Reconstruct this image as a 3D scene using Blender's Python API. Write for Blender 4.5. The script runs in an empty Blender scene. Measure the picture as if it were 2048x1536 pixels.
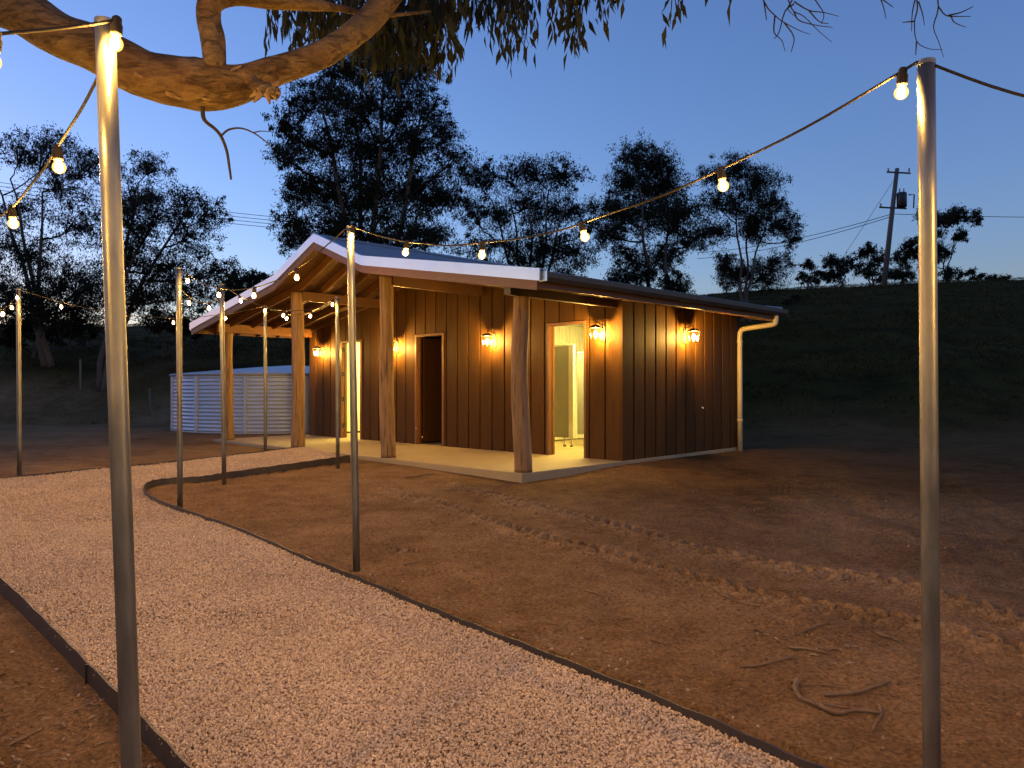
import bpy, bmesh, math, random
import numpy as np
from mathutils import Vector, Matrix, noise as mnoise
from mathutils.geometry import tessellate_polygon
rng = np.random.default_rng(7); random.seed(7)
sc = bpy.context.scene
COL = sc.collection
R = math.radians

# ------------------------------------------------------------------ camera
F_PX, HOR, CZ = 1524.3, 779.8, 1.06            # focal length in photo pixels, horizon row, eye level (slab top = 0)
cam = bpy.data.objects.new('camera', bpy.data.cameras.new('camera')); COL.objects.link(cam)
cam.data.sensor_width = 36; cam.data.lens = 36 * F_PX / 2048
cam.location = (0, 0, CZ); cam.rotation_euler = (R(90) + math.atan((HOR - 768) / F_PX), 0, 0)
cam.data.clip_start = .05; cam.data.clip_end = 3000
sc.camera = cam
# ------------------------------------------------------------------ sky (dusk, the sun already down on the left)
w = bpy.data.worlds.new('World'); sc.world = w; w.use_nodes = True
wn = w.node_tree.nodes; wl = w.node_tree.links
bg = wn['Background']
sky = wn.new('ShaderNodeTexSky'); sky.sky_type = 'NISHITA'; sky.sun_disc = False
sky.sun_elevation = R(0); sky.sun_rotation = R(-60); sky.altitude = 400
sky.air_density = 1.0; sky.dust_density = 1.0; sky.ozone_density = 2.6
tint = wn.new('ShaderNodeMix'); tint.data_type = 'RGBA'; tint.blend_type = 'MULTIPLY'; tint.inputs[0].default_value = 1; tint.inputs[7].default_value = (1, .985, 1.17, 1)   # camera white balance
wl.new(sky.outputs[0], tint.inputs[6]); wl.new(tint.outputs[2], bg.inputs[0]); bg.inputs[1].default_value = .15
vs = sc.view_settings
vs.view_transform = 'Standard'; vs.look = 'None'; vs.exposure = 2.83; vs.gamma = 1; vs.use_curve_mapping = False
cy = sc.cycles
cy.use_denoising = True; cy.max_bounces = 8; cy.diffuse_bounces = 4; cy.glossy_bounces = 3
cy.transparent_max_bounces = 12; cy.transmission_bounces = 4; cy.caustics_reflective = False; cy.caustics_refractive = False
cy.sample_clamp_indirect = 4.0

# ------------------------------------------------------------------ helpers
def P(px, py, d):                               # a point seen at photo pixel (px, py), d metres ahead of the camera
    return Vector(((px - 1024) / F_PX * d, d, CZ + (HOR - py) / F_PX * d))
def plane_z(u, v): return -.4846 - .0025 * u + .0305 * v
def G(px, py, dz=0.0):                          # where that line of sight meets the sloping yard
    a, c = (px - 1024) / F_PX, (HOR - py) / F_PX
    t = (-.4846 + dz - CZ) / (c + .0025 * a - .0305)
    return (a * t, t)

class MB:
    def __init__(s): s.v = []; s.f = []
    def add(s, vs_, fs):
        o = len(s.v); s.v += [tuple(p) for p in vs_]; s.f += [tuple(i + o for i in f) for f in fs]; return s
    def box(s, a, b):
        (x0, y0, z0), (x1, y1, z1) = a, b
        return s.add([(x0,y0,z0),(x1,y0,z0),(x1,y1,z0),(x0,y1,z0),(x0,y0,z1),(x1,y0,z1),(x1,y1,z1),(x0,y1,z1)],
                     [(3,2,1,0),(4,5,6,7),(0,1,5,4),(1,2,6,5),(2,3,7,6),(3,0,4,7)])
    def hexa(s, lo, hi):                        # two quads (same winding, seen from above) joined
        return s.add(list(lo) + list(hi), [(3,2,1,0),(4,5,6,7),(0,1,5,4),(1,2,6,5),(2,3,7,6),(3,0,4,7)])
    def prism(s, poly, off):                    # planar polygon extruded by a vector
        n = len(poly); off = Vector(off); A = [Vector(p) for p in poly]; B = [p + off for p in A]
        return s.add(A + B, [tuple(range(n))[::-1], tuple(range(n, 2*n))] + [(i, (i+1) % n, (i+1) % n + n, i + n) for i in range(n)])
    def tube(s, pts, rad, n=8, cap=True):
        pts = [Vector(p) for p in pts]; m = len(pts)
        if not hasattr(rad, '__len__'): rad = [rad] * m
        t0 = (pts[1] - pts[0]).normalized()
        up = Vector((0, 0, 1)) if abs(t0.z) < .9 else Vector((1, 0, 0))
        nrm = t0.cross(up).normalized(); V = []
        for i in range(m):
            t = (pts[min(i+1, m-1)] - pts[max(i-1, 0)])
            t = t.normalized() if t.length > 1e-9 else t0
            nrm = (nrm - t * nrm.dot(t)).normalized(); b = t.cross(nrm)
            for k in range(n):
                a = 2 * math.pi * k / n
                V.append(pts[i] + (nrm * math.cos(a) + b * math.sin(a)) * rad[i])
        Fc = [(i*n + k, i*n + (k+1) % n, (i+1)*n + (k+1) % n, (i+1)*n + k) for i in range(m-1) for k in range(n)]
        if cap: Fc += [tuple(range(n))[::-1], tuple((m-1)*n + k for k in range(n))]
        return s.add(V, Fc)
    def lathe(s, prof, n=16, c=(0, 0, 0)):      # (radius, z) profile
        V = [(c[0] + r*math.cos(2*math.pi*k/n), c[1] + r*math.sin(2*math.pi*k/n), c[2] + z) for r, z in prof for k in range(n)]
        m = len(prof)
        Fc = [(i*n + k, i*n + (k+1) % n, (i+1)*n + (k+1) % n, (i+1)*n + k) for i in range(m-1) for k in range(n)]
        return s.add(V, Fc + [tuple(range(n))[::-1], tuple((m-1)*n + k for k in range(n))])
    def build(s, name, mat, parent=None, smooth=False, bevel=0):
        me = bpy.data.meshes.new(name); me.from_pydata(s.v, [], s.f); me.update()
        return link(name, me, mat, parent, smooth, bevel)

def link(name, me, mat, parent=None, smooth=False, bevel=0):
    o = bpy.data.objects.new(name, me); COL.objects.link(o)
    me.materials.append(mat)
    if smooth: me.polygons.foreach_set('use_smooth', [True] * len(me.polygons))
    if parent is not None: o.parent = parent
    if bevel:
        b = o.modifiers.new('bevel', 'BEVEL'); b.width = bevel; b.segments = 2; b.limit_method = 'ANGLE'
    return o
def np_mesh(name, V, Fq, mat, parent=None, smooth=False):
    V = np.asarray(V, np.float32); Fq = np.asarray(Fq, np.int32); k = Fq.shape[1]
    me = bpy.data.meshes.new(name)
    me.vertices.add(len(V)); me.vertices.foreach_set('co', V.ravel())
    me.loops.add(Fq.size); me.loops.foreach_set('vertex_index', Fq.ravel())
    me.polygons.add(len(Fq)); me.polygons.foreach_set('loop_start', np.arange(len(Fq), dtype=np.int32) * k)
    me.update(calc_edges=True); me.validate()
    return link(name, me, mat, parent, smooth)
def empty(name, loc, rz=0, label=None, cat=None, group=None):
    o = bpy.data.objects.new(name, None); COL.objects.link(o); o.location = loc; o.rotation_euler = (0, 0, rz)
    o.empty_display_size = .1
    return tag(o, label, cat, group) if label else o
def tag(o, label=None, cat=None, group=None, kind=None):
    for k, x in (('label', label), ('category', cat), ('group', group), ('kind', kind)):
        if x: o[k] = x
    return o
def vnoise(x, y, seed=0):                       # smooth value noise on arrays
    xi = np.floor(x).astype(np.int64); yi = np.floor(y).astype(np.int64); xf = x - xi; yf = y - yi
    def h(a, b):
        n = (a * 374761393 + b * 668265263 + seed * 1442695) & 0x7fffffff
        n = ((n ^ (n >> 13)) * 1274126177) & 0x7fffffff
        return ((n ^ (n >> 16)) & 0xffff) / 65535.0
    sx = xf*xf*(3-2*xf); sy = yf*yf*(3-2*yf)
    a = h(xi, yi)*(1-sx) + h(xi+1, yi)*sx; b = h(xi, yi+1)*(1-sx) + h(xi+1, yi+1)*sx
    return a*(1-sy) + b*sy
def sstep(a, b, x):
    t = np.clip((x - a) / (b - a), 0, 1); return t*t*(3-2*t)
def smooth_poly(pts, n=12):                     # Catmull-Rom through points
    A = [Vector(p) for p in pts]; A = [A[0]*2 - A[1]] + A + [A[-1]*2 - A[-2]]; out = []
    for i in range(1, len(A) - 2):
        for k in range(n):
            t = k / n; p0, p1, p2, p3 = A[i-1:i+3]
            out.append(.5*((2*p1) + (p2-p0)*t + (2*p0-5*p1+4*p2-p3)*t*t + (3*p1-p0-3*p2+p3)*t**3))
    return out + [A[-2]]

# ------------------------------------------------------------------ materials
def mat(name, col, rough=.7, metal=0, spec=.5, var=None, scale=8, stretch=(1, 1, 1), bump=0, bscale=None, detail=6, rvar=0, coords='Object'):
    m = bpy.data.materials.new(name); m.use_nodes = True
    N, L = m.node_tree.nodes, m.node_tree.links; b = N['Principled BSDF']
    b.inputs['Base Color'].default_value = (*col, 1); b.inputs['Roughness'].default_value = rough
    b.inputs['Metallic'].default_value = metal; b.inputs['Specular IOR Level'].default_value = spec
    if var or bump or rvar:
        tc = N.new('ShaderNodeTexCoord'); mp = N.new('ShaderNodeMapping'); mp.inputs['Scale'].default_value = stretch
        L.new(tc.outputs[coords], mp.inputs[0])
        no = N.new('ShaderNodeTexNoise'); no.inputs['Scale'].default_value = scale; no.inputs['Detail'].default_value = detail
        no.inputs['Roughness'].default_value = .62
        L.new(mp.outputs[0], no.inputs['Vector'])
        if var:
            cr = N.new('ShaderNodeValToRGB'); e = cr.color_ramp.elements
            e[0].position = .3; e[0].color = (*col, 1); e[1].position = .7; e[1].color = (*var, 1)
            L.new(no.outputs[0], cr.inputs[0]); L.new(cr.outputs[0], b.inputs['Base Color'])
        if rvar:
            mr = N.new('ShaderNodeMapRange'); mr.inputs[3].default_value = rough - rvar; mr.inputs[4].default_value = rough + rvar
            L.new(no.outputs[0], mr.inputs[0]); L.new(mr.outputs[0], b.inputs['Roughness'])
        if bump:
            n2 = N.new('ShaderNodeTexNoise'); n2.inputs['Scale'].default_value = bscale or scale * 2; n2.inputs['Detail'].default_value = 5
            L.new(mp.outputs[0], n2.inputs['Vector'])
            bp = N.new('ShaderNodeBump'); bp.inputs['Strength'].default_value = 1; bp.inputs['Distance'].default_value = bump
            L.new(n2.outputs[0], bp.inputs['Height']); L.new(bp.outputs[0], b.inputs['Normal'])
    return m
def emit(name, col, s):
    m = bpy.data.materials.new(name); m.use_nodes = True; N = m.node_tree.nodes
    b = N['Principled BSDF']; b.inputs['Base Color'].default_value = (.8, .8, .8, 1)
    b.inputs['Emission Color'].default_value = (*col, 1); b.inputs['Emission Strength'].default_value = s
    return m
WARM = (1.0, .61, .17)
BULB_L, LANTERN_L, ROOM_L = 600.0, 540.0, 21.0
M = dict(
    board=mat('painted_board', (.066, .030, .0062), .6, spec=.12, var=(.098, .045, .0095), scale=5, stretch=(5, 5, .35), bump=.0025, bscale=13),
    timber=mat('stained_timber', (.12, .052, .015), .5, var=(.08, .033, .010), scale=5, stretch=(1, 6, 6), bump=.001),
    bearer=mat('dark_bearer', (.06, .027, .010), .55, var=(.035, .016, .007), scale=4, stretch=(6, 1, 6)),
    orange=mat('orange_bearer', (.19, .078, .021), .5, var=(.13, .052, .014), scale=4, stretch=(6, 1, 6)),
    ply=mat('ceiling_lining', (.085, .037, .011), .6, var=(.055, .024, .007), scale=2.5, stretch=(1, 5, 5)),
    frame=mat('door_frame_timber', (.22, .10, .035), .45, var=(.16, .068, .024), scale=5, stretch=(5, 5, .5)),
    barge=mat('pale_barge_paint', (.50, .68, .96), .34, metal=.62, var=(.46, .63, .90), scale=3),
    roofm=mat('roof_sheet', (.2, .22, .25), .42, metal=.3, var=(.25, .27, .3), scale=1.5),
    gutter=mat('gutter_metal', (.06, .058, .055), .4, metal=.2, var=(.08, .076, .07), scale=4),
    pvc=mat('cream_pipe', (.66, .56, .36), .4, var=(.58, .49, .31), scale=5),
    conc=mat('concrete', (.36, .28, .15), .75, var=(.29, .225, .12), scale=2.2, bump=.002, bscale=60, detail=9),
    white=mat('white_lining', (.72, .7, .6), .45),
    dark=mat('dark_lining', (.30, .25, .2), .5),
    panel=mat('cubicle_panel', (.33, .33, .30), .45, var=(.30, .30, .27), scale=4),
    alum=mat('pale_aluminium', (.75, .74, .68), .35),
    black=mat('black_metal', (.018, .016, .015), .45),
    rubber=mat('cord_rubber', (.03, .025, .022), .85, spec=.2),
    galv=mat('galvanised_steel', (.125, .125, .118), .38, metal=.75, var=(.23, .23, .215), scale=14, stretch=(1, 1, .25), bump=.0004, bscale=60, rvar=.12, detail=8),
    edge=mat('edging_steel', (.05, .046, .046), .5, metal=.4, var=(.085, .065, .05), scale=9),
    tank=mat('tank_steel', (.46, .54, .68), .4, metal=.35, var=(.38, .46, .60), scale=3),
    tankroof=mat('tank_roof', (.42, .45, .5), .45, metal=.4),
    dead=mat('dry_stick', (.10, .062, .034), .9, var=(.20, .13, .075), scale=14, bump=.003),
    pole=mat('utility_pole_wood', (.10, .085, .07), .85, var=(.16, .135, .11), scale=4, stretch=(5, 5, .4)),
    ceram=mat('ceramic', (.5, .48, .44), .3),
    tkbark=mat('far_bark', (.07, .055, .042), .9, var=(.15, .125, .10), scale=2.0, stretch=(1, 1, .4)),
    twig=mat('twig_bark', (.028, .020, .014), .9, spec=.15),
    bulb=emit('bulb_glow', WARM, BULB_L), lbulb=emit('lantern_glow', (1.0, .56, .125), LANTERN_L), room=emit('room_light', (1.0, .77, .20), ROOM_L),
)
def plank_tone(m):                              # each board took the stain a little differently
    N, L = m.node_tree.nodes, m.node_tree.links; b = N['Principled BSDF']; src = b.inputs['Base Color'].links[0].from_socket
    oi = N.new('ShaderNodeObjectInfo'); mr = N.new('ShaderNodeMapRange'); mr.inputs[3].default_value = .82; mr.inputs[4].default_value = 1.2; L.new(oi.outputs['Random'], mr.inputs[0])
    mx = N.new('ShaderNodeMix'); mx.data_type = 'RGBA'; mx.blend_type = 'MULTIPLY'; mx.inputs[0].default_value = 1; mx.clamp_result = False
    L.new(src, mx.inputs[6]); L.new(mr.outputs[0], mx.inputs[7]); L.new(mx.outputs[2], b.inputs['Base Color'])
for k_ in ('board', 'timber', 'ply'): plank_tone(M[k_])
def leaf_mat(name, a, b, tr=.25):
    m = bpy.data.materials.new(name); m.use_nodes = True; N, L = m.node_tree.nodes, m.node_tree.links
    p = N['Principled BSDF']; p.inputs['Roughness'].default_value = .6; p.inputs['Specular IOR Level'].default_value = .15
    gi = N.new('ShaderNodeNewGeometry'); cr = N.new('ShaderNodeValToRGB'); e = cr.color_ramp.elements
    e[0].color = (*a, 1); e[1].color = (*b, 1); L.new(gi.outputs['Random Per Island'], cr.inputs[0]); L.new(cr.outputs[0], p.inputs['Base Color'])
    t = N.new('ShaderNodeBsdfTranslucent'); L.new(cr.outputs[0], t.inputs[0]); mx = N.new('ShaderNodeMixShader'); mx.inputs[0].default_value = tr
    L.new(p.outputs[0], mx.inputs[1]); L.new(t.outputs[0], mx.inputs[2]); L.new(mx.outputs[0], N['Material Output'].inputs[0])
    return m
M['leaf'] = leaf_mat('gum_leaf', (.009, .011, .005), (.026, .029, .012), .1)
M['nearleaf'] = leaf_mat('hanging_gum_leaf', (.014, .018, .008), (.04, .044, .02))
M['grass'] = leaf_mat('hill_grass', (.030, .023, .003), (.085, .060, .009), .05)
M['litter'] = leaf_mat('leaf_litter', (.12, .075, .045), (.30, .22, .14), 0)

def glass_mat():
    m = bpy.data.materials.new('lantern_glass'); m.use_nodes = True; N, L = m.node_tree.nodes, m.node_tree.links
    t = N.new('ShaderNodeBsdfTransparent'); t.inputs[0].default_value = (.97, .95, .9, 1)
    g = N.new('ShaderNodeBsdfGlossy'); g.inputs['Roughness'].default_value = .08; mx = N.new('ShaderNodeMixShader'); mx.inputs[0].default_value = .08
    L.new(t.outputs[0], mx.inputs[1]); L.new(g.outputs[0], mx.inputs[2]); L.new(mx.outputs[0], N['Material Output'].inputs[0]); return m
M['glass'] = glass_mat()
def globe_mat():                                # clear amber glass with the soft glow of the lamp inside it
    m = bpy.data.materials.new('bulb_glass'); m.use_nodes = True; N, L = m.node_tree.nodes, m.node_tree.links
    t = N.new('ShaderNodeBsdfTransparent'); t.inputs[0].default_value = (1, .86, .6, 1)
    g = N.new('ShaderNodeEmission'); g.inputs[0].default_value = (1, .50, .10, 1); g.inputs[1].default_value = .55; mx = N.new('ShaderNodeMixShader'); mx.inputs[0].default_value = .45
    L.new(t.outputs[0], mx.inputs[1]); L.new(g.outputs[0], mx.inputs[2]); L.new(mx.outputs[0], N['Material Output'].inputs[0]); return m
M['globe'] = globe_mat()

def log_mat():
    m = mat('debarked_log', (.17, .098, .04), .75, var=(.31, .19, .088), scale=5, stretch=(4, 4, .45), bump=.006, bscale=9)
    N, L = m.node_tree.nodes, m.node_tree.links; b = N['Principled BSDF']
    tc = N.new('ShaderNodeTexCoord'); mp = N.new('ShaderNodeMapping'); mp.inputs['Scale'].default_value = (16, 16, .8)
    n = N.new('ShaderNodeTexNoise'); n.inputs['Scale'].default_value = 2.2; n.inputs['Detail'].default_value = 4
    L.new(tc.outputs['Object'], mp.inputs[0]); L.new(mp.outputs[0], n.inputs['Vector'])
    cr = N.new('ShaderNodeValToRGB'); e = cr.color_ramp.elements; e[0].position = .30; e[0].color = (.22, .18, .15, 1); e[1].position = .45; e[1].color = (1, 1, 1, 1)
    L.new(n.outputs[0], cr.inputs[0])
    mx = N.new('ShaderNodeMix'); mx.data_type = 'RGBA'; mx.blend_type = 'MULTIPLY'; mx.inputs[0].default_value = 1
    src = b.inputs['Base Color'].links[0].from_socket
    L.new(src, mx.inputs[6]); L.new(cr.outputs[0], mx.inputs[7]); L.new(mx.outputs[2], b.inputs['Base Color']); return m
M['log'] = log_mat()

def bark_mat():                                 # smooth gum bark: tan and rusty patches, grey scurf, fine cracks along the limb
    m = bpy.data.materials.new('smooth_gum_bark'); m.use_nodes = True; N, L = m.node_tree.nodes, m.node_tree.links; b = N['Principled BSDF']
    b.inputs['Roughness'].default_value = .8; b.inputs['Specular IOR Level'].default_value = .3
    tc = N.new('ShaderNodeTexCoord')
    def nz(sc_, det, st, dist=0):
        mp = N.new('ShaderNodeMapping'); mp.inputs['Scale'].default_value = st; L.new(tc.outputs['Object'], mp.inputs[0])
        n = N.new('ShaderNodeTexNoise'); n.inputs['Scale'].default_value = sc_; n.inputs['Detail'].default_value = det; n.inputs['Roughness'].default_value = .65
        n.inputs['Distortion'].default_value = dist; L.new(mp.outputs[0], n.inputs['Vector']); return n
    n1 = nz(3.4, 7, (.8, 1.4, 1.7), 1.0); n2 = nz(9, 8, (.6, 3, 3), .6); n3 = nz(42, 6, (.5, 1.5, 1.5))
    cr = N.new('ShaderNodeValToRGB'); e = cr.color_ramp.elements
    e[0].position = .32; e[0].color = (.055, .030, .013, 1); e[1].position = .43; e[1].color = (.095, .053, .022, 1)
    for p, c in ((.50, (.125, .078, .036)), (.58, (.145, .094, .048)), (.66, (.085, .064, .042)), (.74, (.12, .070, .032))): x = e.new(p); x.color = (*c, 1)
    L.new(n1.outputs[0], cr.inputs[0])
    c2 = N.new('ShaderNodeValToRGB'); e = c2.color_ramp.elements; e[0].position = .36; e[0].color = (.30, .26, .22, 1); e[1].position = .47; e[1].color = (1, 1, 1, 1)
    L.new(n2.outputs[0], c2.inputs[0])
    m1 = N.new('ShaderNodeMix'); m1.data_type = 'RGBA'; m1.blend_type = 'MULTIPLY'; m1.inputs[0].default_value = .40; L.new(cr.outputs[0], m1.inputs[6]); L.new(c2.outputs[0], m1.inputs[7])
    f = N.new('ShaderNodeMapRange'); f.inputs[1].default_value = .3; f.inputs[2].default_value = .7; f.inputs[3].default_value = .65; f.inputs[4].default_value = 1.35; L.new(n3.outputs[0], f.inputs[0])
    m2 = N.new('ShaderNodeMix'); m2.data_type = 'RGBA'; m2.blend_type = 'MULTIPLY'; m2.inputs[0].default_value = 1; L.new(m1.outputs[2], m2.inputs[6]); L.new(f.outputs[0], m2.inputs[7])
    L.new(m2.outputs[2], b.inputs['Base Color'])
    b1 = N.new('ShaderNodeBump'); b1.inputs['Distance'].default_value = .03; L.new(c2.outputs[0], b1.inputs['Height']); b1.inputs['Strength'].default_value = .7
    b2 = N.new('ShaderNodeBump'); b2.inputs['Distance'].default_value = .012; L.new(n3.outputs[0], b2.inputs['Height']); L.new(b1.outputs[0], b2.inputs['Normal'])
    L.new(b2.outputs[0], b.inputs['Normal']); return m
M['bark'] = bark_mat()

def dirt_mat():
    m = bpy.data.materials.new('trodden_dirt'); m.use_nodes = True; N, L = m.node_tree.nodes, m.node_tree.links; b = N['Principled BSDF']
    b.inputs['Roughness'].default_value = .95; b.inputs['Specular IOR Level'].default_value = .04
    tc = N.new('ShaderNodeTexCoord')
    def nz(scale, det, vec=None, dist=0):
        n = N.new('ShaderNodeTexNoise'); n.inputs['Scale'].default_value = scale; n.inputs['Detail'].default_value = det; n.inputs['Roughness'].default_value = .65
        n.inputs['Distortion'].default_value = dist; L.new(vec or tc.outputs['Object'], n.inputs['Vector']); return n
    big = nz(.55, 5, dist=.6); mid = nz(4, 8); fine = nz(45, 6); grit = nz(160, 2)
    cr = N.new('ShaderNodeValToRGB'); e = cr.color_ramp.elements
    e[0].position = .3; e[0].color = (.115, .058, .021, 1); e[1].position = .72; e[1].color = (.36, .222, .112, 1)
    ad = N.new('ShaderNodeMath'); ad.operation = 'MULTIPLY_ADD'; ad.inputs[1].default_value = .45; L.new(mid.outputs[0], ad.inputs[0])
    h = N.new('ShaderNodeMath'); h.operation = 'MULTIPLY'; h.inputs[1].default_value = .58; L.new(big.outputs[0], h.inputs[0]); L.new(h.outputs[0], ad.inputs[2])
    L.new(ad.outputs[0], cr.inputs[0])
    f2 = N.new('ShaderNodeMapRange'); f2.inputs[1].default_value = .3; f2.inputs[2].default_value = .7; f2.inputs[3].default_value = .42; f2.inputs[4].default_value = 1.5
    L.new(fine.outputs[0], f2.inputs[0])
    mx = N.new('ShaderNodeMix'); mx.data_type = 'RGBA'; mx.blend_type = 'MULTIPLY'; mx.inputs[0].default_value = 1; mx.clamp_result = False
    L.new(cr.outputs[0], mx.inputs[6]); L.new(f2.outputs[0], mx.inputs[7])
    du = N.new('ShaderNodeAttribute'); du.attribute_name = 'dusty'     # loose pale soil churned up by tyres
    md = N.new('ShaderNodeMix'); md.data_type = 'RGBA'; md.blend_type = 'MULTIPLY'; md.clamp_result = False; md.inputs[7].default_value = (1.45, 1.55, 1.65, 1)
    L.new(du.outputs['Fac'], md.inputs[0])
    ts = N.new('ShaderNodeAttribute'); ts.attribute_name = 'far_dim'   # light falling off towards the back right, darkened into the dirt colour
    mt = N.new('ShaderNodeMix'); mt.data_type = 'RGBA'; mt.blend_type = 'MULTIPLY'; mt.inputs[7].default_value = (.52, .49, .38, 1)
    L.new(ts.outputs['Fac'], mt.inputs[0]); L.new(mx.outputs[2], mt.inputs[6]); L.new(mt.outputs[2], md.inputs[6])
    # the hill is grassed: colour attribute 'grass' says how much
    at = N.new('ShaderNodeAttribute'); at.attribute_name = 'grass'
    gr = N.new('ShaderNodeValToRGB'); e = gr.color_ramp.elements; e[0].position = .35; e[0].color = (.020, .016, .003, 1); e[1].position = .68; e[1].color = (.075, .054, .011, 1)
    gm = nz(.5, 12); L.new(gm.outputs[0], gr.inputs[0])
    mg = N.new('ShaderNodeMix'); mg.data_type = 'RGBA'; L.new(at.outputs['Fac'], mg.inputs[0]); L.new(md.outputs[2], mg.inputs[6]); L.new(gr.outputs[0], mg.inputs[7])
    L.new(mg.outputs[2], b.inputs['Base Color'])
    b1 = N.new('ShaderNodeBump'); b1.inputs['Distance'].default_value = .03; L.new(fine.outputs[0], b1.inputs['Height']); b1.inputs['Strength'].default_value = .9
    b2 = N.new('ShaderNodeBump'); b2.inputs['Distance'].default_value = .008; L.new(grit.outputs[0], b2.inputs['Height']); L.new(b1.outputs[0], b2.inputs['Normal'])
    L.new(b2.outputs[0], b.inputs['Normal']); return m
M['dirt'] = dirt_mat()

def pebble_mat(name, a, b_):
    m = bpy.data.materials.new(name); m.use_nodes = True; N, L = m.node_tree.nodes, m.node_tree.links; b = N['Principled BSDF']
    b.inputs['Roughness'].default_value = .8
    oi = N.new('ShaderNodeObjectInfo'); cr = N.new('ShaderNodeValToRGB'); e = cr.color_ramp.elements
    e[0].color = (*a, 1); e[1].color = (*b_, 1); L.new(oi.outputs['Random'], cr.inputs[0]); ge = N.new('ShaderNodeNewGeometry'); no = N.new('ShaderNodeTexNoise'); no.inputs['Scale'].default_value = 1.7; no.inputs['Detail'].default_value = 5
    L.new(ge.outputs['Position'], no.inputs['Vector']); mr = N.new('ShaderNodeMapRange'); mr.inputs[1].default_value = .3; mr.inputs[2].default_value = .7; mr.inputs[3].default_value = .88; mr.inputs[4].default_value = 1.06; L.new(no.outputs[0], mr.inputs[0])
    mx = N.new('ShaderNodeMix'); mx.data_type = 'RGBA'; mx.blend_type = 'MULTIPLY'; mx.inputs[0].default_value = 1; L.new(cr.outputs[0], mx.inputs[6]); L.new(mr.outputs[0], mx.inputs[7])   # dust in patches
    L.new(mx.outputs[2], b.inputs['Base Color']); return m
M['pebble'] = pebble_mat('crushed_stone', (.40, .295, .195), (.64, .50, .36))
M['gravelbase'] = mat('gravel_bed', (.18, .11, .065), .9, var=(.40, .27, .17), scale=70, bump=.02, bscale=70)
M['clod'] = pebble_mat('soil_crumb', (.10, .045, .014), (.27, .15, .065))
M['scatter'] = pebble_mat('stray_stone', (.16, .10, .06), (.46, .35, .25))

# ------------------------------------------------------------------ the path outline
inner = [G(*p) for p in ((1760,1580),(1640,1530),(1400,1425),(1100,1305),(900,1228),(714,1155),(600,1112),(480,1063),(380,1030),(312,1006),(289,988),(296,975),(330,968),(400,964),(450,957),(560,942),(640,930),(700,921))]
inner = [(2.35, 1.75), (1.75, 2.4)] + inner[1:]
outer = [(.1, 1.45), (-.62, 2.25)] + [G(*p, dz=-.03) for p in ((385,1540),(280,1430),(180,1330),(100,1250),(0,1158))] + [(-5.2, 7.0), (-6.6, 8.5), (-7.25, 9.45)] + [G(*p) for p in ((-18,966),(60,958),(180,947),(300,936),(445,920),(560,905),(610,899))]
inner = [(p.x, p.y) for p in smooth_poly([(a, b, 0) for a, b in inner], 8)]
outer = [(p.x, p.y) for p in smooth_poly([(a, b, 0) for a, b in outer], 8)]
POLY = np.array(inner + outer[::-1])
def in_poly(x, y, poly=POLY):
    c = np.zeros(np.shape(x), bool); j = len(poly) - 1
    for i in range(len(poly)):
        xi, yi = poly[i]; xj, yj = poly[j]
        if yi != yj: c ^= ((yi > y) != (yj > y)) & (x < (xj - xi) * (y - yi) / (yj - yi) + xi)
        j = i
    return c
def dist_line(x, y, line):
    d = np.full(np.shape(x), 1e9); pos = np.zeros(np.shape(x)); side = np.zeros(np.shape(x)); acc = 0
    for (x0, y0), (x1, y1) in zip(line[:-1], line[1:]):
        dx, dy = x1-x0, y1-y0; l2 = dx*dx + dy*dy
        if l2 < 1e-12: continue
        t = np.clip(((x-x0)*dx + (y-y0)*dy) / l2, 0, 1); dd = np.hypot(x-x0-t*dx, y-y0-t*dy)
        k = dd < d; d = np.where(k, dd, d); pos = np.where(k, acc + t*math.sqrt(l2), pos)
        side = np.where(k, np.sign((x-x0)*dy - (y-y0)*dx), side); acc += math.sqrt(l2)
    return d, pos, side
def gravel_z(u, v): return plane_z(u, v) + -.035 + .09 * np.clip((v - 4.5) / 6.5, 0, 1)

# ------------------------------------------------------------------ the ground: yard, banks and hill in one sheet
def axis(lo, hi, step, far_lo, far_hi, g=1.13):
    a = list(np.arange(lo, hi, step)); s = step; x = hi
    while x < far_hi: a.append(x); s *= g; x += s
    s = step; x = lo - step; left = []
    while x > far_lo: left.append(x); s *= g; x -= s
    return np.array(left[::-1] + a)
US, VS = axis(-5.2, 6.2, .028, -420, 420), axis(2.2, 9.6, .024, -60, 900)
trackA = [G(*p) for p in ((780,985),(860,1005),(960,1040),(1080,1080),(1200,1110),(1300,1140),(1400,1165),(1500,1192),(1620,1217),(1720,1232),(1880,1262),(2010,1300),(2200,1350))]
trackB = [G(*p) for p in ((900,972),(1000,995),(1130,1030),(1260,1065),(1350,1090),(1420,1108),(1540,1132),(1620,1147),(1720,1158),(1830,1182),(1950,1215),(2060,1250),(2200,1290))]
arcs = [[G(*p) for p in q] for q in (((1575,935),(1565,985),(1640,1030),(1800,1080),(2060,1120)), ((1670,930),(1665,975),(1740,1020),(1880,1060),(2060,1085)), ((1900,945),(1910,985),(1970,1020),(2080,1050)))]
def T_of(s): return np.interp(s, [-.9, -.5, -.3, 0, .22, .38, .68, 1.2], [.088, .085, .088, .10, .124, .138, .149, .15])
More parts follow.
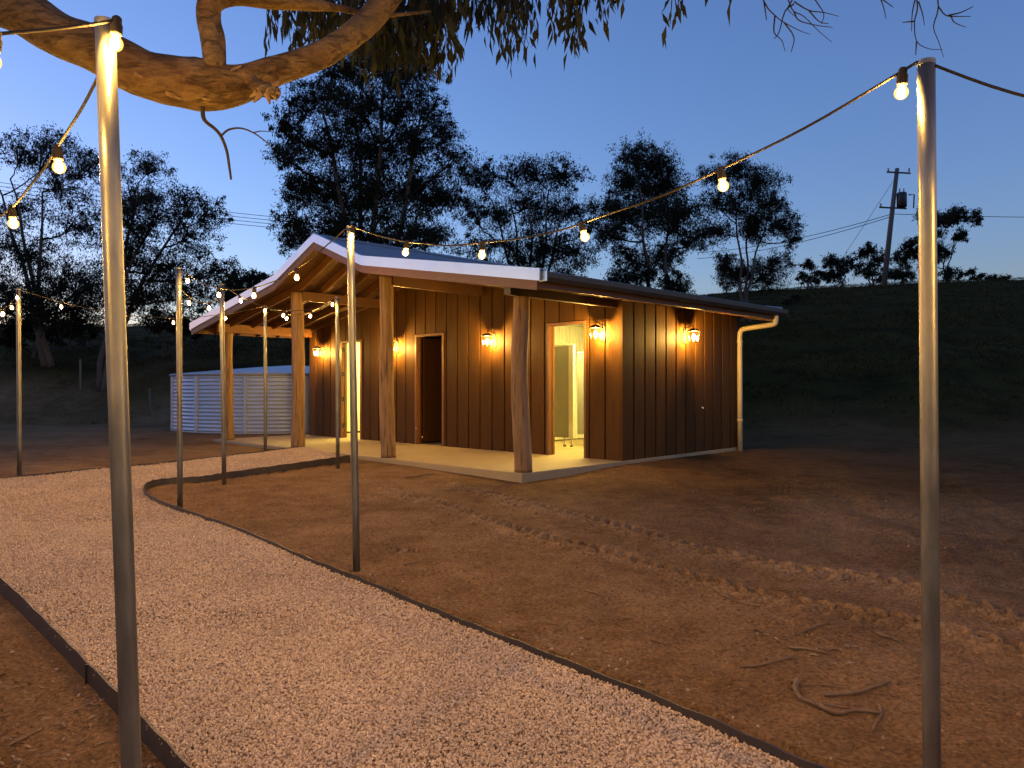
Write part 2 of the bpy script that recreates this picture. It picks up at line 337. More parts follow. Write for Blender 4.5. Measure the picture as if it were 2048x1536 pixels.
def hill(u, v):
    vv = np.maximum(v, 1.0); s = u / vv
    k = sstep(.02, .24, s)
    v0 = 27.0 * (1-k) + 19.2 * k; vc = 52.0 * (1-k) + 58.0 * k
    zc = CZ + T_of(s) * vc; t = np.clip((v - v0) / (vc - v0), 0, 1)
    h = zc * np.where(k > .5, t * (1.22 - .22 * t), t * (1.1 - .1 * t)) 
    bank = 1.35 * sstep(v0 - .5, v0 + 3.5, v) * (1-k) * (1 - t)
    beyond = np.maximum(v - vc, 0)
    h = h + bank + np.minimum(beyond * .045, 9)
    h = h + (vnoise(u*.13, v*.13, 3) - .5) * 1.1 * t * (1 - .55 * t) + (vnoise(u*.6, v*.6, 4) - .5) * .3 * sstep(0, .1, t) * np.clip(1.2 - t, 0, 1)
    return h
def ground(u, v, fine=True):
    base = plane_z(u, v)
    cap = -.105
    base = np.where(base > cap - .05, cap - .05 * np.exp(-(base - (cap - .05)) / .05), base)
    z = base + hill(u, v)
    # left of the near edging the soil lies lower than the gravel
    d, pos, side = dist_line(u, v, outer[:90])
    z = z - .12 * ((side < 0) * sstep(9.5, 6.5, v) * sstep(-9, -6, u)) * (~in_poly(u, v))
    # dirt beside the inner nose lies a little below the gravel
    if fine:
        n = (vnoise(u*1.1, v*1.1, 1) - .5) * .05 + (vnoise(u*4.5, v*4.5, 2) - .5) * .03 + (vnoise(u*11, v*15, 5) - .5) * .018 + (vnoise(u*27, v*34, 8) - .5) * .011
        near = sstep(16, 9, np.hypot(u, v))
        di, _, _ = dist_line(u, v, inner)
        ins = in_poly(u, v); keep = np.where(ins, 0, sstep(0, .25, np.minimum(di, d)))
        bx, by = u - 1.69, v - 11.69; X = bx * .6993 - by * .7148; Y = bx * .7148 + by * .6993
        z = z + .06 * sstep(1.6, .1, X) * sstep(-.6, .1, X) * sstep(-1.6, .2, Y) * sstep(5.2, 3.8, Y)
        nb = sstep(0, .5, np.maximum(np.maximum(X - .06, -9.9 - X), np.maximum(-2.25 - Y, Y - 3.6)))
        z = z + n * np.maximum(near, .35) * keep * (.25 + .75 * nb)
        for tr, w_ in ((trackA, .13), (trackB, .12)):
            dd, pp, sd = dist_line(u, v, tr)
            m = dd < .34
            if not m.any(): continue
            ph = (pp + np.where(sd > 0, .075, 0) + dd * .75) / .15
            lug = sstep(.35, .62, 1 - np.abs((ph % 1) * 2 - 1))
            body = sstep(w_ + .05, w_ - .03, dd)
            amp = .75 + .45 * vnoise(pp * .9, pp * 0 + 3, 12)
            z = np.where(m, z - n * np.maximum(near, .35) * keep * (.25 + .75 * nb) * .7 * body, z)
            z = z + m * amp * (body * (-.030 + .066 * lug) + .010 * np.exp(-((dd - w_ - .06) / .045) ** 2))
        for a in arcs:
            dd, pp, sd = dist_line(u, v, a)
            z = z - .02 * sstep(.2, .1, dd) * (.5 + .5 * np.cos(dd * 95))
        z = np.where(~ins & (di < .04), z - .04, z)            # the strip stands in a slot
        # drop out of sight under the gravel
        z = np.where(ins, np.minimum(z, gravel_z(u, v) - .03), z)
        z = np.where(ins & (d < .12) & (v < 9.5), np.minimum(z, base - .12 * sstep(9.5, 6.5, v) - .001), z)
    return z
UU, VV = np.meshgrid(US, VS)
ZZ = ground(UU, VV)
nu, nv = len(US), len(VS)
idx = np.arange(nu * nv).reshape(nv, nu)
quads = np.stack([idx[:-1, :-1], idx[:-1, 1:], idx[1:, 1:], idx[1:, :-1]], -1).reshape(-1, 4)
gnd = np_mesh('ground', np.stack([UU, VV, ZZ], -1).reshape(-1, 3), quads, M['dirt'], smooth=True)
tag(gnd, 'bare brown dirt yard rising into a dark grassy hill', 'ground', kind='structure')
ss = UU / np.maximum(VV, 1)
kk = sstep(.02, .24, ss); start = 28.5 * (1-kk) + 20.2 * kk
gmask = sstep(-1.8, 2.6, VV - start + (vnoise(UU*.35, VV*.35, 9) - .5) * 5)
at = gnd.data.attributes.new('grass', 'FLOAT', 'POINT'); at.data.foreach_set('value', gmask.astype(np.float32).ravel())
tmask = np.zeros_like(UU)
for tr in (trackA, trackB): tmask = np.maximum(tmask, sstep(.24, .08, dist_line(UU, VV, tr)[0]) * (.6 + .4 * vnoise(UU*5, VV*5, 51)))
for a_ in arcs: tmask = np.maximum(tmask, .45 * sstep(.28, .1, dist_line(UU, VV, a_)[0]))
at = gnd.data.attributes.new('dusty', 'FLOAT', 'POINT'); at.data.foreach_set('value', tmask.astype(np.float32).ravel())
soil = sstep(8.0, 12.5, VV + .35 * UU + (vnoise(UU*.5, VV*.5, 71) - .5) * 4) * sstep(-2.0, 3.0, UU - .2 * VV + 1.5)  # mask for the painted dimming of the yard at the back right
at = gnd.data.attributes.new('far_dim', 'FLOAT', 'POINT'); at.data.foreach_set('value', soil.astype(np.float32).ravel())  # soil holds the painted dimming, not a change of soil
def gz(u, v): return float(ground(np.array([float(u)]), np.array([float(v)]))[0])

# gravel bed + loose stones
tri = tessellate_polygon([[Vector((x, y, 0)) for x, y in POLY]])
bed = MB(); bed.add([(x, y, float(gravel_z(x, y)) - .012) for x, y in POLY], tri)
bedo = tag(bed.build('path', M['gravelbase']), 'pale crushed stone path curving from the foreground to the verandah', 'path', kind='structure')
if bedo.data.polygons[0].normal.z < 0: bedo.data.flip_normals()
def stone_cloud(name, pts, smin, smax, material, label, seed):
    me = bpy.data.meshes.new(name); me.vertices.add(len(pts)); me.vertices.foreach_set('co', np.asarray(pts, np.float32).ravel()); me.update()
    o = link(name, me, material); ng = bpy.data.node_groups.new(name, 'GeometryNodeTree')
    ng.interface.new_socket('Geometry', in_out='INPUT', socket_type='NodeSocketGeometry'); ng.interface.new_socket('Geometry', in_out='OUTPUT', socket_type='NodeSocketGeometry')
    N, L = ng.nodes, ng.links; gi, go = N.new('NodeGroupInput'), N.new('NodeGroupOutput')
    ico = N.new('GeometryNodeMeshIcoSphere'); ico.inputs['Radius'].default_value = 1; ico.inputs['Subdivisions'].default_value = 2
    sm = N.new('GeometryNodeSetMaterial'); sm.inputs['Material'].default_value = material; L.new(ico.outputs[0], sm.inputs[0])
    sp = N.new('GeometryNodeSetPosition'); L.new(sm.outputs[0], sp.inputs[0])
    nn = N.new('ShaderNodeTexNoise'); nn.inputs['Scale'].default_value = 1.3
    vm = N.new('ShaderNodeVectorMath'); vm.operation = 'SUBTRACT'; vm.inputs[1].default_value = (.5, .5, .5); L.new(nn.outputs['Color'], vm.inputs[0])
    v2 = N.new('ShaderNodeVectorMath'); v2.operation = 'SCALE'; v2.inputs['Scale'].default_value = 1.1; L.new(vm.outputs[0], v2.inputs[0]); L.new(v2.outputs[0], sp.inputs['Offset'])
    ins = N.new('GeometryNodeInstanceOnPoints'); L.new(gi.outputs[0], ins.inputs['Points']); L.new(sp.outputs[0], ins.inputs['Instance'])
    r1 = N.new('FunctionNodeRandomValue'); r1.data_type = 'FLOAT_VECTOR'; r1.inputs[1].default_value = (6.28, 6.28, 6.28); r1.inputs['Seed'].default_value = seed
    r2 = N.new('FunctionNodeRandomValue'); r2.data_type = 'FLOAT_VECTOR'; r2.inputs[0].default_value = smin; r2.inputs[1].default_value = smax; r2.inputs['Seed'].default_value = seed + 1
    L.new(r1.outputs[0], ins.inputs['Rotation']); L.new(r2.outputs[0], ins.inputs['Scale']); L.new(ins.outputs[0], go.inputs[0])
    md = o.modifiers.new('stones', 'NODES'); md.node_group = ng
    return tag(o, label, 'gravel', kind='stuff')
def gravel_points(n, vlo, vhi, seed):
    g = np.random.default_rng(seed); x0, x1 = POLY[:, 0].min(), POLY[:, 0].max(); out = []; got = 0
    while got < n:
        x = g.uniform(x0, x1, 60000); y = g.uniform(vlo, vhi, 60000)
        k = in_poly(x, y) & (np.abs(x) < .72 * y + .3); x, y = x[k], y[k]
        out.append(np.stack([x, y, gravel_z(x, y) - .008 + g.uniform(-.006, .010, len(x)) + (vnoise(x*2.2, y*2.2, 21) - .5) * .018], -1)); got += len(x)
    return np.concatenate(out)[:n]
stone_cloud('gravel', np.concatenate([gravel_points(66000, 2.0, 4.6, 1), gravel_points(58000, 4.6, 7.5, 2), gravel_points(46000, 7.5, 14.2, 3)]),
            (.0045, .004, .0035), (.0112, .0088, .0068), M['pebble'], 'loose pale crushed stone covering the path', 5)

# strips of edging along both sides of the path
def edging(name, line, label, lo, hi, skip=0):
    line = line[skip:]; rt = empty(name, (line[0][0], line[0][1], 0), 0, label, 'edging', 'steel edging of the path'); o = Vector(rt.location)
    def strip(pts, nm):
        mb = MB(); th = .005; L_, V_ = [], []
        for i, (x, y) in enumerate(pts):
            a, b = Vector(pts[max(i-1, 0)]), Vector(pts[min(i+1, len(pts)-1)]); n = (b - a).normalized(); n = Vector((-n.y, n.x)) * th
            z = float(gravel_z(x, y)); wv = .004 * math.sin(i * 1.7)
            for sx in (-1, 1):
                for zz in (z + lo, z + hi + wv): V_.append(Vector((x + n.x*sx, y + n.y*sx, zz)) - o)
        Fc = []
        for i in range(len(pts) - 1):
            a, b = 4*i, 4*i + 4
            Fc += [(a, b, b+1, a+1), (a+3, b+3, b+2, a+2), (a+1, b+1, b+3, a+3), (a, a+2, b+2, b)]
        Fc += [(0, 1, 3, 2), (4*len(pts)-4, 4*len(pts)-2, 4*len(pts)-1, 4*len(pts)-3)]
        mb.add(V_, Fc); mb.build(nm, M['edge'], rt)
    k = 40
    for a in range(0, len(line) - 1, k): strip(line[a:a+k+1], 'strip')
    return rt
e1 = edging('path_edging', inner, 'dark steel edging along the dirt side of the path, curving round its bend', -.13, .035)
e2 = edging('path_edging', outer, 'dark steel edging on the left side of the path, standing above lower soil', -.2, .018)
k_ = min(range(len(outer)), key=lambda i: abs(outer[i][0] / outer[i][1] - (182 - 1024) / F_PX) + (outer[i][1] > 6) * 9)
st = MB().box((-.005, -.004, -.17), (.005, .004, .014)).build('stake', M['black'], e2)
st.location = Vector((outer[k_][0] - .011, outer[k_][1] - .008, float(gravel_z(*outer[k_])))) - e2.location; st.rotation_euler.z = R(-45)

# ------------------------------------------------------------------ the building (local axes: x along the front, y into it)
YAW = .79616
B = empty('amenities_building', (1.690, 11.694, 0), -YAW, 'low brown timber building with log verandah posts and pale edged roof', 'building')
CXB, HK, HE = -4.70, 1.49, 5.42
def zr(x):
    a = abs(x - CXB); return 3.76 - .3893 * a if a <= HK else 3.18 - .1654 * (a - HK)
YF, YB, WB = -2.6, 3.8, 3.5
prof = [CXB - HE, CXB - HK, CXB, CXB + HK, CXB + HE]
# slab
s = MB(); s.hexa([(-9.75, -2.21, -.4), (.03, -2.21, -.4), (.03, WB, -.4), (-9.75, WB, -.4)], [(-9.75, -2.21, -.05), (.03, -2.21, -.05), (.03, WB, .002), (-9.75, WB, .002)])
s.build('slab', M['conc'], B, bevel=.008)
# front wall: backing + planks
doors = [(-1.552, -.701, 2.172, 'lit'), (-5.19, -4.285, 2.172, 'dark'), (-7.98, -7.13, 2.172, 'lit')]
def wall_top(x): return zr(x) - .085
def roof_cuts(a, b): return [a] + [x for x in (CXB - HK, CXB, CXB + HK) if a < x < b] + [b]
def wall_piece(mb, a, b, zlo, y0, y1):
    c = roof_cuts(a, b); poly = [(a, y0, zlo), (b, y0, zlo)] + [(x, y0, wall_top(x)) for x in c[::-1]]
    mb.prism(poly[::-1], (0, y1 - y0, 0))
fwm = MB(); xs = [-9.41, -7.98, -7.13, -5.19, -4.285, -1.552, -.701, -.002]
for i in range(0, 7, 2): wall_piece(fwm, xs[i], xs[i+1], -.04, .004, .09)
for a, b, h, _ in doors: wall_piece(fwm, a, b, h - .001, .004, .09)
FW = fwm.build('front_wall', M['board'], B)
step = .3245; CH = .030
def plank(a, b, zlo, zhi_f, parent, yoff):
    m = MB(); c = roof_cuts(a, b)
    poly = [(a, 0, zlo), (b, 0, zlo)] + [(x, 0, zhi_f(x)) for x in c[::-1]]
    m.prism(poly[::-1], (0, -.018, 0)); o = m.build('plank', M['board'], parent, bevel=.004); o.location.y = yoff; return o
edges = [-.0 - i * step for i in range(30)]
for i in range(29):
    b_, a_ = edges[i] - .004, edges[i+1] + CH - .004
    pieces = [(a_, b_, -.03)]
    for d0, d1, h, _ in doors:
        nxt = []
        for a, b, z0 in pieces:
            if b <= d0 or a >= d1 or z0 > 1: nxt.append((a, b, z0)); continue
            if a < d0 - .02: nxt.append((a, d0, z0))
            if b > d1 + .02: nxt.append((d1, b, z0))
            nxt.append((max(a, d0), min(b, d1), h + .002))
        pieces = nxt
    for a, b, z0 in pieces:
        if b - a > .012: plank(a, b, z0, wall_top, FW, -.001 + random.uniform(-.002, .0))
# right-hand wall
rw = MB(); rw.box((-.09, .092, -.12), (-.004, WB, 2.48)); RW = rw.build('side_wall', M['board'], B)
ys = np.linspace(.0, WB, 13)
for i in range(12):
    m = MB(); m.box((0, ys[i] + (.0 if i else -.022), -.11), (.019, ys[i+1] - .036, 2.47)); m.build('plank', M['board'], RW, bevel=.004).location.x = random.uniform(-.001, .001)
m = MB(); m.box((-.024, -.026, -.045), (.026, -.0225, 2.45)); m.build('corner_trim', M['board'], RW)
# left, rear walls and room partitions
m = MB(); m.box((-9.41, .092, -.12), (-9.33, WB, 2.5))
for y in ys[:-1]: m.box((-9.43, y + .03, -.11), (-9.412, y + .26, 2.48))
m.build('side_wall', M['board'], B)
m = MB(); m.box((-9.33, WB - .08, -.12), (-.092, WB - .002, 2.52)); m.build('rear_wall', M['board'], B)
def corr(name, p, q, z0, z1, material, parent, per=.085, amp=.024):
    p, q = Vector(p), Vector(q); L_ = (q - p).length; d = (q - p) / L_; n = Vector((-d.y, d.x)); k = int(L_ / per); pts = []
    for i in range(k):
        for t, h in ((0, 0), (.62, 0), (.70, 1), (.92, 1)): pts.append(p + d * (i + t) * per + n * amp * h)
    V_ = [(x.x, x.y, z) for x in pts for z in (z0, z1)]
    return MB().add(V_, [(2*i, 2*i+2, 2*i+3, 2*i+1) for i in range(len(pts)-1)]).build(name, material, parent)
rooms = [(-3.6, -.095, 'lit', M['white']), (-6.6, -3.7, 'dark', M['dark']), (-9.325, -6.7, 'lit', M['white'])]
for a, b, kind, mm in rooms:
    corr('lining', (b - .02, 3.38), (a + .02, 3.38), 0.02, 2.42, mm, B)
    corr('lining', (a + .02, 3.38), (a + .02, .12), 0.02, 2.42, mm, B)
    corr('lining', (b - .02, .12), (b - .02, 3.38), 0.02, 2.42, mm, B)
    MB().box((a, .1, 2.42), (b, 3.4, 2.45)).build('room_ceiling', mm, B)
    if kind == 'lit':
        cx = (a + b) / 2; o = MB().box((cx - .6, 1.2, 2.36), (cx + .6, 1.5, 2.415)).build('ceiling_light', M['room'], B)
for x in (-3.65, -6.65): MB().box((x - .03, .1, 0), (x + .03, 3.4, 2.45)).build('partition_wall', M['white'], B)
# door frames
for n, (a, b, h, kind) in enumerate(doors):
    fo = MB(); fo.box((a, -.032, -.03), (a + .045, .12, h - .045)); fo.box((b - .045, -.032, -.03), (b, .12, h - .045)); fo.box((a, -.032, h - .045), (b, .12, h))
    fo.box((a + .045, .05, -.03), (a + .06, .085, h - .045)); fo.box((b - .06, .05, -.03), (b - .045, .085, h - .045))
    f_ = fo.build('door_frame', M['frame'], B, bevel=.003)
    if n == 2:
        for z in (.25, .85, 1.42, 1.98): MB().box((a + .0455, -.02, z - .05), (a + .051, .045, z + .05)).build('hinge', M['black'], f_)
    if n == 1: MB().lathe([(.012, 0), (.014, .008), (.006, .012)], 10, (a + .06, -.045, .28)).build('door_stop', M['alum'], f_)
# dark door leaf standing open inside the middle doorway
m = MB().box((-5.13, .13, .01), (-5.09, .93, 2.1)).build('door_leaf', M['board'], B, bevel=.003)
# roof
RF = empty('roof', (0, 0, 0)); RF.parent = B
for i in range(4):
    x0, x1 = prof[i], prof[i+1]; per = .076; k = int((YB - YF) / per * 8); V_ = []
    for j in range(k + 1):
        y = YF + .02 + (YB - YF - .02) * j / k; dz = .008 * math.sin(2 * math.pi * (y - YF) / per)
        for x in (x0, x1):
            V_.append((x, y, zr(x) + dz + .002 * (i % 2)))
    MB().add(V_, [(2*j, 2*j+1, 2*j+3, 2*j+2) for j in range(k)]).build('roof_sheet', M['roofm'], RF, smooth=True)
    lo = .05; MB().hexa([(x0, YF + .06, zr(x0) - .07), (x1, YF + .06, zr(x1) - .07), (x1, YB - .05, zr(x1) - .07), (x0, YB - .05, zr(x0) - .07)],
                        [(x0, YF + .06, zr(x0) - .05), (x1, YF + .06, zr(x1) - .05), (x1, YB - .05, zr(x1) - .05), (x0, YB - .05, zr(x0) - .05)]).build('ceiling_lining', M['ply'], RF)
m = MB()
for sx in (-1, 1):
    m.hexa([(CXB, YF, zr(CXB) + .012), (CXB + sx*.16, YF, zr(CXB + .16) + .012), (CXB + sx*.16, YB, zr(CXB + .16) + .012), (CXB, YB, zr(CXB) + .012)],
           [(CXB, YF, zr(CXB) + .022), (CXB + sx*.16, YF, zr(CXB + .16) + .022), (CXB + sx*.16, YB, zr(CXB + .16) + .022), (CXB, YB, zr(CXB) + .022)])
m.build('ridge_cap', M['roofm'], RF)
for i in range(4):                              # the pale barge flashing and the brown board below it, front and rear
    x0, x1 = prof[i], prof[i+1]; e = .0015 * (i % 2)
    for yy, sg in ((YF, 1), (YB, -1)):
        y0, y1 = sorted((yy, yy + sg * .018))
        MB().hexa([(x0, y0, zr(x0) - .125), (x1, y0, zr(x1) - .125), (x1, y1, zr(x1) - .125), (x0, y1, zr(x0) - .125)],
                  [(x0, y0, zr(x0) + .028), (x1, y0, zr(x1) + .028), (x1, y1, zr(x1) + .028), (x0, y1, zr(x0) + .028)]).build('barge_flashing', M['barge'], RF)
        MB().hexa([(x0, y1 - .018 if sg < 0 else y1, zr(x0) + .022), (x1, y1 - .018 if sg < 0 else y1, zr(x1) + .022), (x1, yy + sg*.10, zr(x1) + .022), (x0, yy + sg*.10, zr(x0) + .022)],
                  [(x0, y1 - .018 if sg < 0 else y1, zr(x0) + .027), (x1, y1 - .018 if sg < 0 else y1, zr(x1) + .027), (x1, yy + sg*.10, zr(x1) + .027), (x0, yy + sg*.10, zr(x0) + .027)]).build('flashing_lip', M['barge'], RF)
        y0, y1 = sorted((yy + sg * .019, yy + sg * .058)); xe0 = x0 + (.06 if i == 0 else 0); xe1 = x1 - (.06 if i == 3 else 0)
        MB().hexa([(xe0, y0, zr(xe0) - .245), (xe1, y0, zr(xe1) - .245), (xe1, y1, zr(xe1) - .245), (xe0, y1, zr(xe0) - .245)],
                  [(xe0, y0, zr(xe0) - .03), (xe1, y0, zr(xe1) - .03), (xe1, y1, zr(xe1) - .03), (xe0, y1, zr(xe0) - .03)]).build('barge_board', M['timber'], RF)
def rafter(x0, x1, y, dep=.15, wd=.045):
    MB().hexa([(x0, y, zr(x0) - .07 - dep), (x1, y, zr(x1) - .07 - dep), (x1, y + wd, zr(x1) - .07 - dep), (x0, y + wd, zr(x0) - .07 - dep)],
              [(x0, y, zr(x0) - .0705), (x1, y, zr(x1) - .0705), (x1, y + wd, zr(x1) - .0705), (x0, y + wd, zr(x0) - .0705)]).build('rafter', M['timber'], RF)
for y in (-2.05, -1.55, -1.05, -.55, -.06):
    for i in range(4): rafter(prof[i] + (.08 if i == 0 else .001), prof[i+1] - (.08 if i == 3 else .001), y)
for y in np.arange(.35, 3.75, .48):
    rafter(.03, CXB + HE - .08, y); rafter(CXB - HE + .08, -9.45, y)
for sx in (-1, 1):                              # fascia, gutter
    xe = CXB + sx * HE; xa, xb = sorted((xe - sx*.075, xe - sx*.055))
    MB().box((xa, YF + .06, zr(xe) - .20), (xb, YB - .06, zr(xe) - .055)).build('fascia', M['timber'], RF)
    gp = [(xe - sx*.05, -.02), (xe - sx*.05, -.095), (xe - sx*.02, -.125), (xe + sx*.035, -.125), (xe + sx*.07, -.08), (xe + sx*.075, -.015), (xe + sx*.062, -.015), (xe + sx*.058, -.075), (xe + sx*.03, -.11), (xe - sx*.015, -.11), (xe - sx*.04, -.09), (xe - sx*.04, -.02)]
    poly = [(x, YF + .06, zr(xe) + z) for x, z in gp]
    MB().prism(poly if sx < 0 else poly[::-1], (0, YB - YF, 0)).build('gutter', M['gutter'], RF)
    for y in (YF + .05, YB + .058): MB().box((min(xe - sx*.055, xe + sx*.08), y, zr(xe) - .13), (max(xe - sx*.055, xe + sx*.08), y + .008, zr(xe) - .005)).build('gutter_end', M['barge'] if y < 0 else M['gutter'], RF)
# bearers
for x, mm in ((-.11, 'bearer'), (-9.29, 'orange')):
    bo = MB().box((x - .05, -2.33, 2.325), (x + .05, -.03, 2.515)).build('bearer', M[mm], B, bevel=.004)
    if mm == 'bearer': 
        MB().box((x - .062, -2.345, 2.335), (x + .062, -2.16, 2.44)).build('bracket', M['black'], bo)
        c = MB(); c.tube([(x + .04, -2.36, 2.475), (x + .04, -2.30, 2.475)], .04, 16); c.build('end_cap', M['alum'], bo)
for x in (CXB - HK, CXB + HK): MB().box((x - .04, -2.0, zr(x) - .40), (x + .04, .0, zr(x) - .222)).build('purlin', M['timber'], B)
MB().box((-9.24, -2.16, 2.36), (-9.24 + .001, -2.1, 2.37))
# log posts
def log_post(x, y, ztop, r0, lean, seed):
    pts, n, m = [], 40, 54; V_ = []
    for i in range(m):
        t = i / (m - 1); z = -.045 + (ztop + .045) * t
        bx = lean[0]*t + lean[2]*math.sin(math.pi*t) + .012*math.sin(7*t + seed); by = lean[1]*t + .01*math.sin(5*t + seed*2)
        for k in range(n):
            a = 2*math.pi*k/n; rr = r0 * (1.04 - .10*t) * (1 + .11*mnoise.noise((math.cos(a)*1.3, math.sin(a)*1.3, t*4 + seed*9))
                 + .05*mnoise.noise((math.cos(a)*4.5, math.sin(a)*4.5, t*3 + seed*5)) - .14*max(0, mnoise.noise((math.cos(a)*7 + seed, math.sin(a)*7, t*1.6)) - .12))
            V_.append((x + bx + rr*math.cos(a), y + by + rr*math.sin(a), z))
    Fc = [(i*n + k, i*n + (k+1) % n, (i+1)*n + (k+1) % n, (i+1)*n + k) for i in range(m-1) for k in range(n)] + [tuple(range(n))[::-1], tuple((m-1)*n + k for k in range(n))]
    o = MB().add(V_, Fc).build('log_post', M['log'], B, smooth=True)
    MB().lathe([(r0*.62, -.052), (r0*.62, -.043)], 14, (x, y, 0)).build('base_plate', M['black'], o)
log_post(-.11, -2.06, 2.325, .118, (-.03, 0, -.02), 1)
log_post(-3.21, -2.06, 2.94, .118, (-.09, 0, -.02), 2)
log_post(-6.19, -2.06, 2.94, .122, (-.05, 0, .0), 3)
log_post(-9.29, -2.06, 2.325, .112, (-.04, 0, -.03), 4)
# downpipe
dp = smooth_poly([(.69, 3.62, 2.43), (.69, 3.61, 2.30), (.64, 3.585, 2.24), (.30, 3.48, 2.20), (.12, 3.43, 2.16), (.085, 3.42, 2.05), (.085, 3.42, 1.9)], 6) + [Vector((.085, 3.42, 1.0)), Vector((.085, 3.42, -.16))]
d_ = MB().tube(dp, .046, 16).build('downpipe', M['pvc'], B, smooth=True)
for z in (.5, 1.95): MB().lathe([(.05, z - .02), (.053, z - .015), (.053, z + .015), (.05, z + .02)], 16, (.085, 3.42, 0)).build('pipe_collar', M['pvc'], d_, smooth=True)
MB().tube([(.02, 2.22, .76), (.05, 2.22, .76), (.055, 2.22, .73)], .008, 8).build('tap', M['alum'], RW)

def b2w(x, y, z=0): return B.matrix_basis @ Vector((x, y, z))
bpy.context.view_layer.update()
B_M = Matrix.Translation(B.location) @ Matrix.Rotation(-YAW, 4, 'Z')
def bw(x, y, z=0): return B_M @ Vector((x, y, z))

# toilet cubicles inside the right-hand room
def cubicle(x0, x1, y, z0, z1, label):
    t = empty('cubicle_partition', bw(x0, y, 0), -YAW, label, 'partition', 'toilet cubicle partitions'); L_ = x1 - x0
    MB().box((0, 0, z0), (L_, .03, z1)).build('panel', M['panel'], t, bevel=.003)
    MB().box((L_, -.012, z0), (L_ + .11, .045, z1 + .03)).build('stile', M['alum'], t, bevel=.003)
    MB().box((.0, -.005, z1 + .002), (L_, .04, z1 + .03)).build('head_rail', M['alum'], t)
    for x in (L_ - .12, L_ + .05):
        l = MB().tube([(x, .015, .01), (x, .015, z0)], .013, 10).build('leg', M['alum'], t, smooth=True)
        MB().lathe([(.03, .0), (.03, .02), (.018, .03)], 12, (x, .015, .006)).build('foot', M['black'], l)
cubicle(-2.75, -2.183, 1.25, .17, 1.874, 'grey cubicle partition nearest the lit right doorway, with pale stile')
cubicle(-2.30, -1.60, 1.62, .226, 1.75, 'grey cubicle door set back on the right of the lit doorway')

# wall lanterns
def lantern(x, y, z, rz, label):
    t = empty('wall_lantern', bw(x, y, z), -YAW + rz, label, 'wall lamp', 'lanterns on the building walls')   # local -y points away from the wall
    MB().box((-.05, -.016, -.13), (.05, 0, .13)).build('backplate', M['black'], t, bevel=.006)
    MB().tube(smooth_poly([(0, -.012, .06), (0, -.05, .13), (0, -.12, .165), (0, -.17, .150), (0, -.175, .118)], 5), .009, 8).build('arm', M['black'], t, smooth=True)
    MB().add([(-.03, -.205, .118), (.03, -.205, .118), (.03, -.145, .118), (-.03, -.145, .118), (-.086, -.261, .07), (.086, -.261, .07), (.086, -.089, .07), (-.086, -.089, .07)],
             [(0,1,2,3), (4,7,6,5), (4,5,1,0), (5,6,2,1), (6,7,3,2), (7,4,0,3)]).build('cap', M['black'], t)
    a, b = .072, .052; zt, zb = .068, -.112; c = (0, -.175)
    ct = [(c[0] + sx*a, c[1] + sy*a, zt) for sx, sy in ((-1,-1),(1,-1),(1,1),(-1,1))]; cb = [(c[0] + sx*b, c[1] + sy*b, zb) for sx, sy in ((-1,-1),(1,-1),(1,1),(-1,1))]
    for i in range(4):
        MB().tube([cb[i], ct[i]], .0045, 5).build('frame_bar', M['black'], t)
        j = (i + 1) % 4; MB().add([cb[i], cb[j], ct[j], ct[i]], [(0, 1, 2, 3)]).build('pane', M['glass'], t)
    MB().box((-.03, -.205, -.122), (.03, -.145, -.113)).build('base', M['black'], t)
    MB().tube([(0, -.175, -.112), (0, -.175, -.07)], .013, 10).build('candle', M['alum'], t)
    MB().lathe([(.008, -.068), (.021, -.05), (.026, -.028), (.022, -.004), (.009, .02)], 14, (0, -.175, 0)).build('bulb', M['lbulb'], t, smooth=True)
lantern(-8.72, -.02, 1.95, 0, 'lit wall lantern farthest left, beside the narrow left doorway')
lantern(-5.80, -.02, 1.95, 0, 'lit wall lantern half hidden behind the second log post from the right')
lantern(-2.85, -.02, 1.95, 0, 'lit wall lantern on the front wall between dark doorway and corner post')
lantern(-.36, -.02, 1.95, 0, 'lit wall lantern just right of the bright doorway, by the corner')
lantern(.02, 1.70, 1.97, math.pi/2, 'lit wall lantern alone on the right side wall')

# ------------------------------------------------------------------ festoon poles and light strings
def light_pole(base, top_u, label, zt=None, top_v=None, r=.029):
    u, v = base; z0 = gz(u, v) - .05; zt = zt if zt is not None else plane_z(u, v) + 2.6; top = Vector((top_u, top_v or v, zt))
    t = empty('light_pole', (u, v, z0), 0, label, 'pole', 'galvanised poles carrying the light strings'); o = Vector((u, v, z0))
    ps = [Vector((u, v, z0)).lerp(top, k/6) - o for k in range(7)]
    MB().tube(ps, r, 24).build('pipe', M['galv'], t, smooth=True).data.polygons[-1].use_smooth = False
    e = ps[-1]; MB().tube([e - Vector((0, 0, .012)), e + Vector((0, 0, .004))], r * 1.03, 24).build('rim', M['galv'], t)
    return top
TP = {}
TP['L'] = light_pole((-1.140, 2.33), -1.249, 'nearest left galvanised pole in front of the tree limb', 2.19)
TP['R'] = light_pole((1.437, 2.617), 1.427, 'nearest right galvanised pole standing on open dirt', 2.19, r=.0285)
TP['M'] = light_pole((-1.168, 5.744), -1.221, 'galvanised pole beside the path edging, in front of the middle of the building', r=.0275)
TP['2'] = light_pole((-3.576, 8.222), -3.598, 'galvanised pole at the tip of the path bend, taller looking of a pair')
TP['3'] = light_pole((-3.719, 9.859), -3.758, 'galvanised pole just right and behind the bend pole, before the left log post')
TP['4'] = light_pole((-2.661, 11.656), -2.676, 'thin far pole in the dirt where the path meets the slab')
TP['5'] = light_pole((-4.316, 13.344), -4.325, 'thinnest far pole in front of the tank, left of the log posts')
TP['6'] = light_pole((-6.786, 10.512), -6.814, 'galvanised pole at far left on the outer edge of the path')
